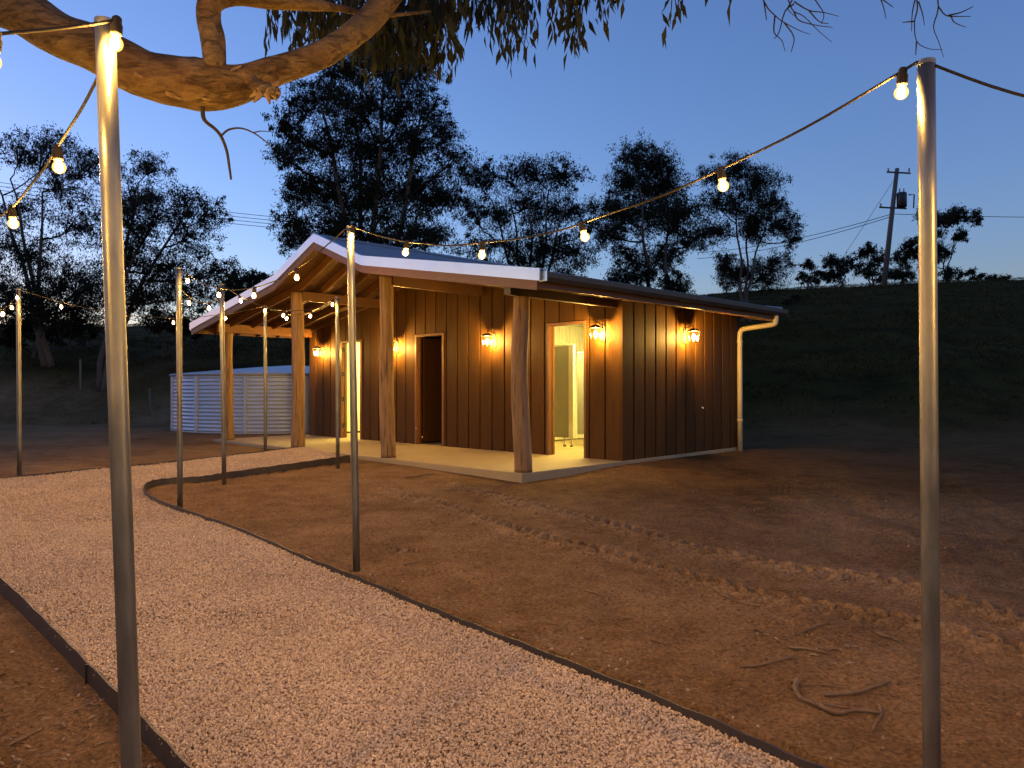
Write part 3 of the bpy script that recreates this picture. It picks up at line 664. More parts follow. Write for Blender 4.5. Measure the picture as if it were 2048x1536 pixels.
TP['7'] = light_pole((-3.95, 5.35), -3.97, 'galvanised pole out of view on the left side of the path')
TP['8'] = light_pole((3.6, .6), 3.6, 'added galvanised pole behind the viewer on the right', plane_z(3, -.5) + 2.6)
TP['9'] = light_pole((-3.0, -.2), -3.0, 'added galvanised pole behind the viewer on the left', plane_z(-1.3, -1.2) + 2.6)

def light_string(A, Bp, sag, label, ts, a_off=(0, 0, 0), b_off=(0, 0, 0), wob=.012, cr=.0052):
    A = Vector(A) + Vector(a_off); Bp = Vector(Bp) + Vector(b_off); L_ = (Bp - A).length; n = 48
    t_ = empty('light_string', A, 0, label, 'string lights', 'strings of warm bulbs between the poles')
    sd = random.random() * 50
    def at_(t):
        p = A.lerp(Bp, t); k = 4 * t * (1 - t); p.z -= sag * k
        e = min(1, 8 * t, 8 * (1 - t)); p.x += wob * e * mnoise.noise((t * L_ * 2.1, sd, 0)); p.z += wob * e * mnoise.noise((t * L_ * 2.4, sd, 7)); return p
    MB().tube([at_(k / n) - A for k in range(n + 1)], cr, 7).build('cord', M['rubber'], t_, smooth=True)
    for t in ts:
        p = at_(t) - A; d = (at_(min(t + .01, 1)) - at_(max(t - .01, 0))).normalized()
        tilt = Vector((random.uniform(-.25, .25), random.uniform(-.25, .25), -1)).normalized()
        q = tilt.to_track_quat('Z', 'Y').to_matrix().to_4x4(); T = Matrix.Translation(p) @ q
        def put(prof, nm, mt, par, nn=14):
            o = MB().lathe(prof, nn).build(nm, M[mt], par, smooth=True); return o
        h = put([(.008, -.012), (.014, -.006), (.0145, .010), (.018, .016), (.0185, .040), (.0165, .046)], 'lamp_holder', 'rubber', t_)
        h.matrix_local = T
        prof = [(.0135, .046), (.0150, .052)] + [(.0235 * math.sin(a), .0735 - .0235 * math.cos(a)) for a in np.linspace(.66, 3.05, 9)]
        gl_ = put(prof, 'bulb', 'globe', h, 16)
        co = MB().lathe([(.004, .048), (.010, .058), (.0135, .070), (.0125, .084), (.005, .092)], 10).build('filament', M['bulb'], t_, smooth=True); co.matrix_local = T
    return t_
light_string(TP['R'], TP['M'], .345, 'string of bulbs from nearest right pole to the middle pole, crossing above the roof', [.012, .195, .40, .60, .80, .985], (-.03, 0, .0), (0, -.03, 0))
light_string(TP['M'], TP['2'], .335, 'string of bulbs from the middle pole past the gable towards the path bend', [.235, .474, .71, .95], (-.02, 0, 0), (.03, 0, -.02))
light_string(TP['2'], TP['3'], .12, 'short string of bulbs joining the pair of poles at the path bend', [.18, .68], (0, .03, -.22), (0, 0, -.15))
light_string(TP['3'], TP['4'], .27, 'string of bulbs from bend poles to the thin pole near the slab', [.13, .50, .95])
light_string(TP['4'], TP['5'], .21, 'far string of bulbs crossing the path in front of the verandah', [.33, .66, .99])
light_string(TP['5'], TP['6'], .30, 'low string of bulbs in front of the dark left bank', [.20, .43, .65, .86])
light_string(TP['6'], TP['7'], .45, 'string of bulbs leaving the picture at the far left pole', [.04, .18, .32, .46, .60, .74, .88])
light_string(TP['L'], TP['7'], .27, 'string of bulbs dropping behind the nearest left pole', [.165, .39, .62, .84], (-.01, .035, -.10))
light_string(TP['L'], TP['9'], .42, 'string of bulbs passing in front of the tree limb at upper left', [.0, .105, .33, .60, .87], (.052, -.03, -.01), wob=.02)
light_string(TP['R'], TP['8'], .52, 'string of bulbs leaving the picture at the upper right', [.22, .42, .62, .82], (.0, 0, .0), wob=.03)
# added string out of view, its bulbs light the foreground
light_string(TP['8'], TP['9'], .40, 'added string of bulbs behind the viewer, lighting the foreground', [.1, .28, .46, .64, .82])

# ------------------------------------------------------------------ water tank
tz = -.17; TK = empty('water_tank', P(590, 780, 23.9).xy.to_3d() + Vector((.0, 0, tz)), 0, 'round pale corrugated steel water tank behind the left of the verandah', 'tank')
Rt, Ht = 3.55, 1.66; pr = []
for i in range(16 * 6 + 1): pr.append((Rt + .013 * math.sin(2 * math.pi * i / 6), Ht * i / 96))
nT = 96; V_ = [(r_*math.cos(2*math.pi*k/nT), r_*math.sin(2*math.pi*k/nT), z) for r_, z in pr for k in range(nT)]
MB().add(V_, [(i*nT + k, i*nT + (k+1) % nT, (i+1)*nT + (k+1) % nT, (i+1)*nT + k) for i in range(len(pr)-1) for k in range(nT)]).build('corrugated_wall', M['tank'], TK, smooth=True)
MB().lathe([(Rt + .03, Ht - .045), (Rt + .06, Ht), (Rt + .03, Ht + .03), (1.2, Ht + .26), (.1, Ht + .34)], 64).build('tank_roof', M['tankroof'], TK)
for k in range(14):
    a = 2 * math.pi * (k + .3) / 14; c, s_ = math.cos(a), math.sin(a); o = MB().box((-.035, -.04, 0), (.035, .03, Ht - .05)).build('seam_strip', M['tank'], TK)
    o.location = ((Rt + .012)*c, (Rt + .012)*s_, 0); o.rotation_euler.z = a + math.pi/2

# ------------------------------------------------------------------ trees
def leaves_mesh(name, C, size, mt, parent, droop=.55, wid=.26, g=rng, off=(0, 0, 0)):
    n = len(C); d = g.normal(size=(n, 3)); d[:, 2] -= droop * 2; d /= np.linalg.norm(d, axis=1)[:, None] + 1e-9
    s_ = np.cross(d, g.normal(size=(n, 3))); s_ /= np.linalg.norm(s_, axis=1)[:, None] + 1e-9
    L_ = size * g.uniform(.65, 1.3, n)[:, None]; W_ = L_ * wid; C = C - np.array(off)
    nrm = np.cross(d, s_) * L_ * .08
    V_ = np.stack([C, C + d*L_*.42 + s_*W_*.5 + nrm, C + d*L_ , C + d*L_*.42 - s_*W_*.5 + nrm], 1).reshape(-1, 3)
    i = np.arange(n)[:, None] * 4; return np_mesh(name, V_, i + np.array([[0, 1, 2, 3]]), mt, parent)
def bez(a, b, c, n): return [a*(1-t)**2 + b*2*t*(1-t) + c*t*t for t in (k/n for k in range(n+1))]
def tree(name, base_px, d, clumps, label, stems=1, leaf=.135, dens=46, r0=.2, per=22, group='gum trees behind the building', seed=0, squash=.8, zb=None, mtrunk=None):
    g = np.random.default_rng(100 + seed); rd = random.Random(seed)
    b = P(base_px, 0, d); b.z = gz(b.x, b.y) - .15 if zb is None else zb
    t = empty(name, b, 0, label, 'tree', group)
    pts = []
    for (px, py, r) in clumps:
        rr = 1.08 * r * d / F_PX; c = P(px, py, d); c.y += rd.uniform(-1, 1) * min(2.6, .5 * len(clumps)**.5); c = P(px, py, c.y); pts.append((c, rr))
    tops = sorted(pts, key=lambda q: -q[0].z); lo = min(q[0].z for q in pts); hi = tops[0][0].z
    cx = sum(q[0].x for q in pts) / len(pts)
    tr = MB(); br = MB(); stem_paths = []
    xsn = np.linspace(min(q[0].x for q in pts), max(q[0].x for q in pts), stems + 2)[1:-1] if stems > 1 else [cx]
    for k in range(stems):
        tip = Vector((xsn[k], b.y + rd.uniform(-1, 1), lo + (hi - lo) * rd.uniform(.62, .85)))
        st_ = b + Vector((rd.uniform(-.25, .25) * (stems > 1), rd.uniform(-.2, .2) * (stems > 1), 0))
        midp = st_.lerp(tip, .45) + Vector(((st_.x - tip.x) * .22 + rd.uniform(-.25, .25), rd.uniform(-.3, .3), 0))
        path = bez(st_, midp, tip, 12); path = [p + Vector((.06 * math.sin(i*1.3 + k), .05*math.cos(i*1.7), 0)) for i, p in enumerate(path)]
        rk = r0 * (1 if stems == 1 else .5); tr.tube([p - b for p in path], [rk * (1.25 if i == 0 else 1) * (1 - .78 * i / 12) for i in range(13)], 9); stem_paths.append((path, rk))
    Cs = []
    for c, rr in pts:
        path, rk = min(stem_paths, key=lambda s_: min((p - c).length for p in s_[0][3:]))
        cand = [i for i in range(3, 13) if path[i].z < c.z - .1 * rr] or [3]
        i = min(cand, key=lambda i: (path[i] - c).length + .5 * abs(path[i].z - (c.z - 1.1*abs(path[i].x - c.x) - .6)))
        a = path[i]; L_ = (c - a).length; midp = a.lerp(c, .5) + Vector((0, 0, -.12 * L_)) + Vector((rd.uniform(-.1, .1), rd.uniform(-.1, .1), 0)) * L_
        bp = bez(a, midp, c, 8); ra = min(rk * (1 - .78*i/12) * .75, .018 + .028 * L_)
        br.tube([p + Vector((rd.uniform(-1, 1), rd.uniform(-1, 1), rd.uniform(-1, 1))) * .02 * L_ * (0 < j < 8) - b for j, p in enumerate(bp)], [ra * (1 - .75*j/8) + .006 for j in range(9)], 6)
        nt = max(10, int(2.25 * dens * rr * rr * (1 + .5*rd.random())))
        for q in range(nt):
            dv = Vector(g.normal(size=3)).normalized() * rr * (g.random() ** .45) * (1.08 if g.random() < .8 else 1.5); dv.z *= squash; tc = c + dv
            if q % 2 == 0:
                s0 = bp[5 + q % 4]; m_ = s0.lerp(tc, .55) + Vector((0, 0, .12 * rr)); br.tube([s0 - b, m_ - b, tc - b], [.014 + .006*rr, .010, .004], 4, cap=False)
            sp = g.uniform(.10, .36) * max(.5, min(rr, 1.2)); n = int(1.7 * per * g.uniform(.35, 1.7))
            Cs.append(np.array(tc) + g.normal(size=(n, 3)) * sp * np.array([.62, .62, .55]))
    tr.build('trunk', mtrunk or M['tkbark'], t, smooth=True); br.build('branches', M['twig'], t)
    leaves_mesh('crown', np.concatenate(Cs), leaf, M['leaf'], t, off=tuple(b), g=g)
    return t
tree('gum_tree', 90, 31, [(48,300,40),(36,420,45),(110,300,42),(120,375,50),(160,450,50),(55,510,50),(185,335,38),(20,590,45),(120,570,55),(80,610,50),(190,560,50),(170,610,45),(-40,480,55),(-50,580,55)],
     'spreading dark gum tree at the far left edge behind the nearest pole', 3, r0=.26, seed=1, dens=26)
tree('gum_tree', 207, 29, [(275,390,48),(300,330,38),(250,450,48),(315,430,50),(370,400,40),(385,470,48),(425,425,30),(350,530,50),(265,520,52),(432,540,34),(300,590,50),(395,580,44),(235,600,46)],
     'gum tree with a pale bent trunk on the left bank', 3, r0=.24, seed=2, dens=27)
tree('gum_tree', 735, 27, [(690,130,44),(755,120,48),(830,140,44),(605,200,36),(655,195,40),(720,210,48),(800,210,52),(868,212,32),(572,245,28),(560,308,30),(605,290,44),(670,290,52),(750,300,56),(830,290,52),(888,262,34),(908,320,36),(600,375,44),(670,380,56),(750,390,62),(830,380,54),(885,390,38),(582,440,32),(592,485,36),(660,460,54),(740,470,56),(820,465,54),(868,470,38)],
     'tallest dark gum tree rising behind the roof ridge', 4, r0=.36, seed=3, dens=38, per=24)
tree('gum_tree', 1065, 31, [(955,352,32),(1005,348,36),(1068,345,40),(1130,352,32),(938,420,32),(990,420,40),(1050,415,46),(1110,420,40),(1158,420,32),(950,500,36),(1020,490,44),(1090,495,44),(1150,500,40),(1183,455,22),(1050,545,36),(1130,545,38),(1000,545,30)],
     'many stemmed gum tree behind the middle of the roof', 5, r0=.22, seed=4, dens=29)
tree('gum_tree', 1318, 34, [(1278,312,36),(1318,322,32),(1258,362,40),(1328,370,44),(1228,420,36),(1290,430,52),(1358,430,44),(1220,470,30),(1385,480,28),(1256,510,30),(1330,515,34),(1245,560,30),(1350,570,30),(1290,545,25)],
     'tall rounded gum tree behind the right half of the roof', 2, r0=.26, seed=5, dens=50)
tree('gum_tree', 1490, 37, [(1428,348,30),(1470,338,34),(1520,365,38),(1430,400,26),(1480,400,34),(1540,408,30),(1510,450,38),(1568,450,30),(1428,460,32),(1590,482,16),(1450,522,22),(1468,552,34),(1530,552,40),(1560,520,22)],
     'slender stemmed gum tree right of the roof end, on the hill foot', 3, r0=.17, seed=6, dens=42)
tree('gum_tree', 500, 46, [(470,560,20),(500,555,20),(530,555,16),(485,585,24),(520,585,24),(455,590,20),(545,590,20)], 'low distant tree above the left end of the roof', 2, leaf=.24, r0=.15, seed=7, dens=26)
ridge = [(1618, 57, [(1620,528,14),(1640,545,13),(1602,548,12),(1622,556,14)], 'first small ridge tree from the left, beside the slender gum'),
         (1680, 58, [(1662,520,15),(1690,528,17),(1680,548,16),(1660,550,13)], 'second small ridge tree, left of the leaning power pole'),
         (1742, 57, [(1736,500,17),(1752,520,18),(1726,540,16),(1755,548,15)], 'third ridge tree, just left of the leaning power pole'),
         (1806, 59, [(1800,515,18),(1825,495,20),(1815,545,19),(1790,548,15)], 'ridge tree right of the leaning power pole'),
         (1890, 58, [(1850,428,18),(1880,440,22),(1912,430,20),(1948,434,15),(1862,470,18),(1885,500,18),(1925,468,14),(1855,525,18),(1900,548,17),(1938,548,12)], 'lone taller ridge tree half behind the nearest right pole'),
         (1990, 60, [(1985,553,8),(2010,556,7),(1965,552,9)], 'low scrub tree on the ridge at the far right')]
for i, (x, d, cl, lb) in enumerate(ridge): tree('ridge_tree', x, d, cl, lb, 2, leaf=.26, r0=.13, seed=20 + i, dens=22, per=18, group='small trees along the hill crest')
und = [(1590, 44, [(1590,594,11),(1602,606,12),(1580,607,10)], 'small dark bush on the hill just right of the roof end'), (60, 33, [(40,640,30),(80,650,30),(20,670,26)], 'dark bush under the far left gum tree'), (330, 34, [(310,640,28),(350,645,26),(380,650,26)], 'dark bush right of the pale bent trunk'), (440, 36, [(430,640,26),(470,645,24)], 'dark bush between left trees and the roof eave'),
       (150, 36, [(130,650,28),(165,655,26)], 'dark bush behind the nearest left pole')]
for i, (x, d, cl, lb) in enumerate(und): tree('bush', x, d, cl, lb, 2, leaf=.2, r0=.08, seed=40 + i, dens=30, group='bushes on the slopes')['category'] = 'bush'

# ------------------------------------------------------------------ near gum: limb over the path, hanging leaves
D0 = 3.35
GT = empty('overhanging_gum_tree', (-4.3, 3.3, gz(-4.3, 3.3) - .1), 0, 'smooth barked gum whose thick tan limb sweeps across the upper left', 'tree'); go_ = Vector(GT.location)
def wobble(path, rads, n, amp, seed):
    m = MB(); m.tube(path, rads, n); V_ = []
    for i, v in enumerate(m.v):
        c = path[i // n] if i // n < len(path) else path[-1]; d = Vector(v) - c
        k = 1 + amp * 1.25 * mnoise.noise(Vector(v) * 3.1 + Vector((seed, 0, 0))) + amp * .6 * mnoise.noise(Vector(v) * 9 + Vector((0, seed, 0))); V_.append(tuple(c + d * k - go_))
    m.v = V_; return m
trunk = smooth_poly([Vector((-4.3, 3.3, go_.z)), Vector((-4.25, 3.3, .8)), Vector((-4.1, 3.35, 2.2)), Vector((-4.05, 3.4, 3.6)), Vector((-4.2, 3.5, 5.2)), Vector((-4.0, 3.6, 7.5))], 8)
wobble(trunk, [.42 * (1 - .55 * i / (len(trunk)-1)) for i in range(len(trunk))], 22, .12, 1).build('trunk', M['bark'], GT, smooth=True)
lp = [Vector((-4.05, 3.45, 3.75)), P(-290, -110, 3.45), P(-120, -50, 3.4)] + [P(x, y, D0 + dd) for x, y, dd in ((35, 18, 0), (110, 62, 0), (192, 98, 0), (290, 148, .02), (390, 166, .03), (470, 168, .05), (560, 137, .1), (645, 105, .15), (712, 60, .2), (765, 5, .25), (805, -70, .3), (840, -190, .35), (920, -330, .5))]
lr = [62, 58, 52, 46, 45, 47, 47, 50, 40, 29, 29, 29, 27, 25, 20, 12]
L1 = smooth_poly(lp, 7); R1 = np.interp(np.linspace(0, len(lr)-1, len(L1)), range(len(lr)), [x * D0 / F_PX for x in lr])
LIMB = wobble(L1, list(R1), 26, .14, 2).build('limb', M['bark'], GT, smooth=True)
L2 = smooth_poly([P(424, 165, D0 + .03), P(428, 118, D0), P(424, 75, D0), P(416, 35, D0), P(424, 0, D0), P(470, -12, D0 + .03), P(540, -2, D0 + .06), P(610, 4, D0 + .1), P(680, 14, D0 + .2), P(760, 28, D0 + .35), P(860, 20, D0 + .6)], 6)
R2 = np.interp(np.linspace(0, 10, len(L2)), range(11), [x * D0 / F_PX for x in (22, 24, 24, 23, 23, 20, 19, 15, 7, 5, 3)])
wobble(L2, list(R2), 16, .14, 3).build('limb', M['bark'], GT, smooth=True)
stub = smooth_poly([P(500, 165, D0), P(530, 178, D0 - .06), P(548, 184, D0 - .09), P(553, 186, D0 - .095)], 4)
wobble(stub, [x * D0 / F_PX for x in np.linspace(20, 11, len(stub))], 14, .6, 4).build('broken_stub', M['bark'], LIMB)
for k, (a, b) in enumerate((((535, 178), (552, 200)), ((520, 185), (505, 203)), ((545, 172), (556, 160)), ((540, 180), (560, 186)), ((530, 186), (538, 206)), ((512, 184), (498, 192)))): MB().tube([P(*a, D0 - .1) - go_, P((a[0]+b[0])/2 + 2, (a[1]+b[1])/2, D0 - .1) - go_, P(*b, D0 - .1) - go_], [.014, .010, .004], 6).build('splinter', M['dead'], LIMB)
for nm, pts, r_ in (('dead_twig', [(403,212),(407,238),(428,256),(441,272),(452,300),(457,330),(461,358)], .010), ('dead_twig', [(441,270),(456,258),(480,255),(505,264),(528,280),(545,296)], .005), ('dead_twig', [(505,264),(520,261),(540,262)], .003)):
    pp = smooth_poly([P(x, y, D0) for x, y in pts], 4); MB().tube([p - go_ for p in pp], [r_ * (1 - .55*i/len(pp)) for i in range(len(pp))], 6).build(nm, M['twig'], LIMB)
# peeling bark flakes on the limb
for k in range(10):
    i = random.randrange(18, len(L1) - 24); c = L1[i]; a = random.uniform(2.2, 5.0); rr = R1[i] * 1.03
    e1_ = Vector((0, -math.sin(a)*0 - .7, math.cos(a))).normalized(); tdir = (L1[i+2] - L1[i-2]).normalized(); e1_ = (e1_ - tdir * e1_.dot(tdir)).normalized(); sdir = tdir.cross(e1_)
    l, w_ = random.uniform(.02, .05), random.uniform(.004, .009); o0 = c + e1_ * rr
    MB().add([o0 - sdir*w_ - go_, o0 + sdir*w_ - go_, o0 + tdir*l + sdir*w_*.6 + e1_*.012 - go_, o0 + tdir*l*1.1 - sdir*w_*.4 + e1_*.018 - go_], [(0, 1, 2, 3), (3, 2, 1, 0)]).build('bark_flake', M['dead'], LIMB)
# hanging sprays
tw = MB(); LC = []; gl = np.random.default_rng(5)
def spray(px, py0, py1, d, n, wd=22):
    top = P(px + gl.uniform(-15, 15), py0 - 40, d); end = P(px + gl.uniform(-12, 12), py1 - 24, d + gl.uniform(-.1, .1)); m_ = top.lerp(end, .5) + Vector((gl.uniform(-.06, .06), 0, 0))
    path = bez(top, m_, end, 6); tw.tube([p - go_ for p in path], [.004 - .0004*i for i in range(7)], 4, cap=False)
    for k in range(n):
        t = gl.uniform(.15, 1); p = top.lerp(end, t) + Vector((gl.normal() * wd * d / F_PX * .55, gl.normal() * .10, gl.normal() * .03)); LC.append(p)
        if k % 3 == 0: tw.tube([top.lerp(end, max(0, t - .12)) - go_, p - go_], .0018, 3, cap=False)
for x in range(548, 660, 14): spray(x, -10, 60 + gl.uniform(0, 55), 4.0, 14)
for x in range(600, 890, 8): spray(x, -30, gl.uniform(60, 150), gl.uniform(4.0, 5.0), 26)
for x in range(730, 880, 8): spray(x, 20, gl.uniform(110, 175), gl.uniform(4.2, 5.0), 20)
for x in range(860, 1065, 7): spray(x, -50, gl.uniform(25, 118) if x < 925 or x > 985 else gl.uniform(20, 75), gl.uniform(3.9, 4.6), 14)
for x, y in ((893, 112), (900, 118), (905, 105), (1000, 100), (1006, 108), (1025, 95), (1033, 100), (1046, 68)): spray(x, 20, y, 4.0, 9, 12)
for x, y in ((1100, 30), (1118, 60), (1128, 110), (1135, 125), (1143, 105), (1156, 90), (1165, 95), (1150, 60), (1180, 35), (1198, 30), (1212, 45), (1224, 40)): spray(x, -30, y, 3.8, 13, 14)
for x, y in ((1343, 70), (1350, 55), (1356, 40)): spray(x, -25, y, 3.6, 5, 8)
for x in (1433, 1478): spray(x, -45, 8, 3.6, 3, 5)
tag(tw.build('hanging_twigs', M['twig'], GT), kind='stuff')
leaves_mesh('hanging_leaves', np.array([tuple(p) for p in LC]), .098, M['nearleaf'], GT, droop=2.3, wid=.24, off=tuple(go_), g=gl)
# bare twig ends at top right, on a branch that passes above the picture
HB = smooth_poly([Vector((-4.1, 3.5, 5.0)), Vector((-2.5, 3.9, 5.2)), Vector((-.5, 4.1, 4.45)), Vector((1.0, 3.9, 3.75)), Vector((2.2, 3.9, 3.45)), Vector((3.2, 4.0, 3.4))], 8)
wobble(HB, [.10 * (1 - .85 * i / len(HB)) + .006 for i in range(len(HB))], 12, .1, 6).build('limb', M['bark'], GT, smooth=True)
bt = MB(); bd = 3.9
def bare(pts, r_=.0045):
    pp = smooth_poly([P(x, y, bd) for x, y in pts], 3); bt.tube([p - go_ for p in pp], [max(.0013, r_ * (1 - .7*i/len(pp))) for i in range(len(pp))], 4, cap=False)
for q in ([(1500,-90),(1530,0),(1552,28),(1570,42),(1600,58),(1622,66)], [(1530,0),(1535,38)], [(1552,28),(1550,62),(1565,78),(1572,100)], [(1570,42),(1590,72),(1584,102)], [(1560,-60),(1580,0),(1590,20),(1610,30),(1640,60),(1666,82)], [(1590,0),(1620,18),(1650,22),(1680,30)], [(1590,20),(1600,38),(1635,48),(1668,52)],
          [(1610,-40),(1635,0),(1650,25),(1645,45)], [(1590,5),(1572,20),(1560,62),(1550,75)], [(1620,18),(1640,40),(1660,45)], [(1600,-30),(1585,0),(1578,15),(1592,30)], [(1750,-40),(1768,5),(1775,35)], [(1760,-10),(1790,12)], [(1830,-60),(1838,10),(1832,40),(1836,80),(1860,95),(1888,97)], [(1836,80),(1834,108)], [(1832,40),(1808,42)],
          [(1870,-60),(1880,10),(1870,50),(1880,80),(1890,112)], [(1880,10),(1895,28),(1920,30),(1945,30)], [(1905,28),(1912,42),(1935,52)], [(1840,0),(1848,24),(1852,48)], [(1838,-20),(1828,20),(1826,60)], [(1900,28),(1925,22),(1950,10)]): bare(q)
tag(bt.build('bare_twigs', M['twig'], GT), kind='stuff')

# ------------------------------------------------------------------ power pole, wires, fence pickets
d = 55.0; pb = P(1768, 780, d); pb.z = gz(pb.x, pb.y); pt = P(1796, 336, d)
PP = empty('power_pole', pb, 0, 'leaning timber power pole with transformer on the hill crest', 'power pole')
MB().tube([Vector((0, 0, -.3)), (pt - pb) * .5, pt - pb], [.20, .17, .14], 12).build('timber_pole', M['pole'], PP, smooth=True)
ax = (pt - pb).normalized()
def onp(y): return pb.lerp(pt, (565 - y) / (565 - 336)) - pb
for y, a, b, nm in ((345, -.75, .95, 'crossarm'), (414, -1.0, .95, 'crossarm')):
    c = onp(y); co = MB().tube([c + Vector((a, -.1, .05)), c + Vector((b, -.1, -.04))], .065, 6).build(nm, M['pole'], PP)
    for x in (a + .1, b - .1): MB().lathe([(.05, 0), (.09, .06), (.05, .12), (.08, .2), (.03, .26)], 8, tuple(c + Vector((x, -.1, .08)))).build('insulator', M['ceram'], co)
c = onp(398) + Vector((.52, -.15, 0)); tf = MB().lathe([(.30, -.55), (.34, -.5), (.34, .42), (.30, .5)], 16, tuple(c)).build('transformer', M['black'], PP, smooth=True)
for x in (-.15, .15): MB().tube([c + Vector((x, 0, .5)), c + Vector((x, 0, .8))], .05, 8).build('bushing', M['ceram'], tf)
MB().tube([c + Vector((.5, 0, .35)), c + Vector((.9, 0, .35)), c + Vector((.85, 0, -.6))], .05, 6).build('fuse', M['black'], tf)
def wire(name, pts, r_, label, sag=0):
    o = pts[0]; m = MB(); pp = [pts[0].lerp(pts[1], k/16) - Vector((0, 0, sag * 4 * (k/16) * (1 - k/16))) - o for k in range(17)]
    x = m.tube(pp, r_, 4).build(name, M['rubber'], None); x.location = o; return tag(x, label, 'wire', 'overhead wires')
wire('guy_wire', [pb + onp(352), P(1640, 585, 52)], .016, 'guy wire slanting down left from the power pole')
wire('power_line', [pb + onp(425), P(2300, 432, 60)], .022, 'single power line running right from the pole', .15)
wire('power_line', [pb + onp(425), P(1395, 505, 75)], .024, 'upper faint power line running left from the pole behind the gum', .5)
wire('power_line', [pb + onp(430), P(1395, 517, 75)], .024, 'lower faint power line running left from the pole behind the gum', .5)
for k, y in enumerate((0, 8, 16, 24)): wire('power_line', [P(-150, 340 + y, 80), P(620, 440 + y * .9, 80)], .028, ('topmost', 'second', 'third', 'lowest')[k] + ' of four distant power lines crossing the sky at left', .4)
for x, dd, lb in ((160, 29, 'thin steel fence picket left of the nearest left pole'), (299, 27, 'thin steel fence picket right of the nearest left pole')):
    p = P(x, 780, dd); p.z = gz(p.x, p.y) - .1; k = MB()
    for a in (0, 2.1, 4.2): k.add([(0, 0, 0), (.035*math.cos(a), .035*math.sin(a), 0), (.035*math.cos(a), .035*math.sin(a), 1.25), (0, 0, 1.25), (.006, .006, 0), (.035*math.cos(a)+.006, .035*math.sin(a)+.006, 0), (.035*math.cos(a)+.006, .035*math.sin(a)+.006, 1.25), (.006, .006, 1.25)], [(0,1,2,3), (7,6,5,4), (0,4,5,1), (3,2,6,7), (1,5,6,2), (0,3,7,4)])
    x_ = k.build('fence_picket', M['galv']); x_.location = p; tag(x_, lb, 'fence post', 'steel pickets on the left bank')

# ------------------------------------------------------------------ hillside grass, litter, sticks, stray stones
g = np.random.default_rng(77); n = 70000
v_ = 20 + 42 * g.random(n) ** 1.25; s_ = g.uniform(-.72, .74, n); u_ = s_ * v_
kq = sstep(.02, .24, s_); ok = (v_ > 28.0 * (1-kq) + 20.4 * kq + (vnoise(u_*.35, v_*.35, 9) - .5) * -5) ; ok &= g.random(len(u_)) < np.clip((v_ - (28.0 * (1-kq) + 20.4 * kq)) / 7, .05, 1); u_, v_ = u_[ok], v_[ok]
z_ = ground(u_, v_, False); n = len(u_); base = np.stack([u_, v_, z_ - .02], -1)
hgt = g.uniform(.04, .13, n) * (.5 + vnoise(u_*.5, v_*.5, 31)); V_ = []
for k in range(3):
    dx = g.normal(size=n) * .10; dy = g.normal(size=n) * .1; w2 = .008 + .014 * g.random(n)
    o = np.stack([g.normal(size=n)*.07, g.normal(size=n)*.07, np.zeros(n)], -1)
    V_ += [base + o + np.stack([-w2, 0*w2, 0*w2], -1), base + o + np.stack([w2, 0*w2, 0*w2], -1), base + o + np.stack([dx, dy, hgt], -1)]
V_ = np.stack(V_, 1).reshape(-1, 3)
tag(np_mesh('hillside_grass', V_, np.arange(len(V_)).reshape(-1, 3), M['grass']), 'rough dark grass covering the hillside', 'grass', kind='stuff')

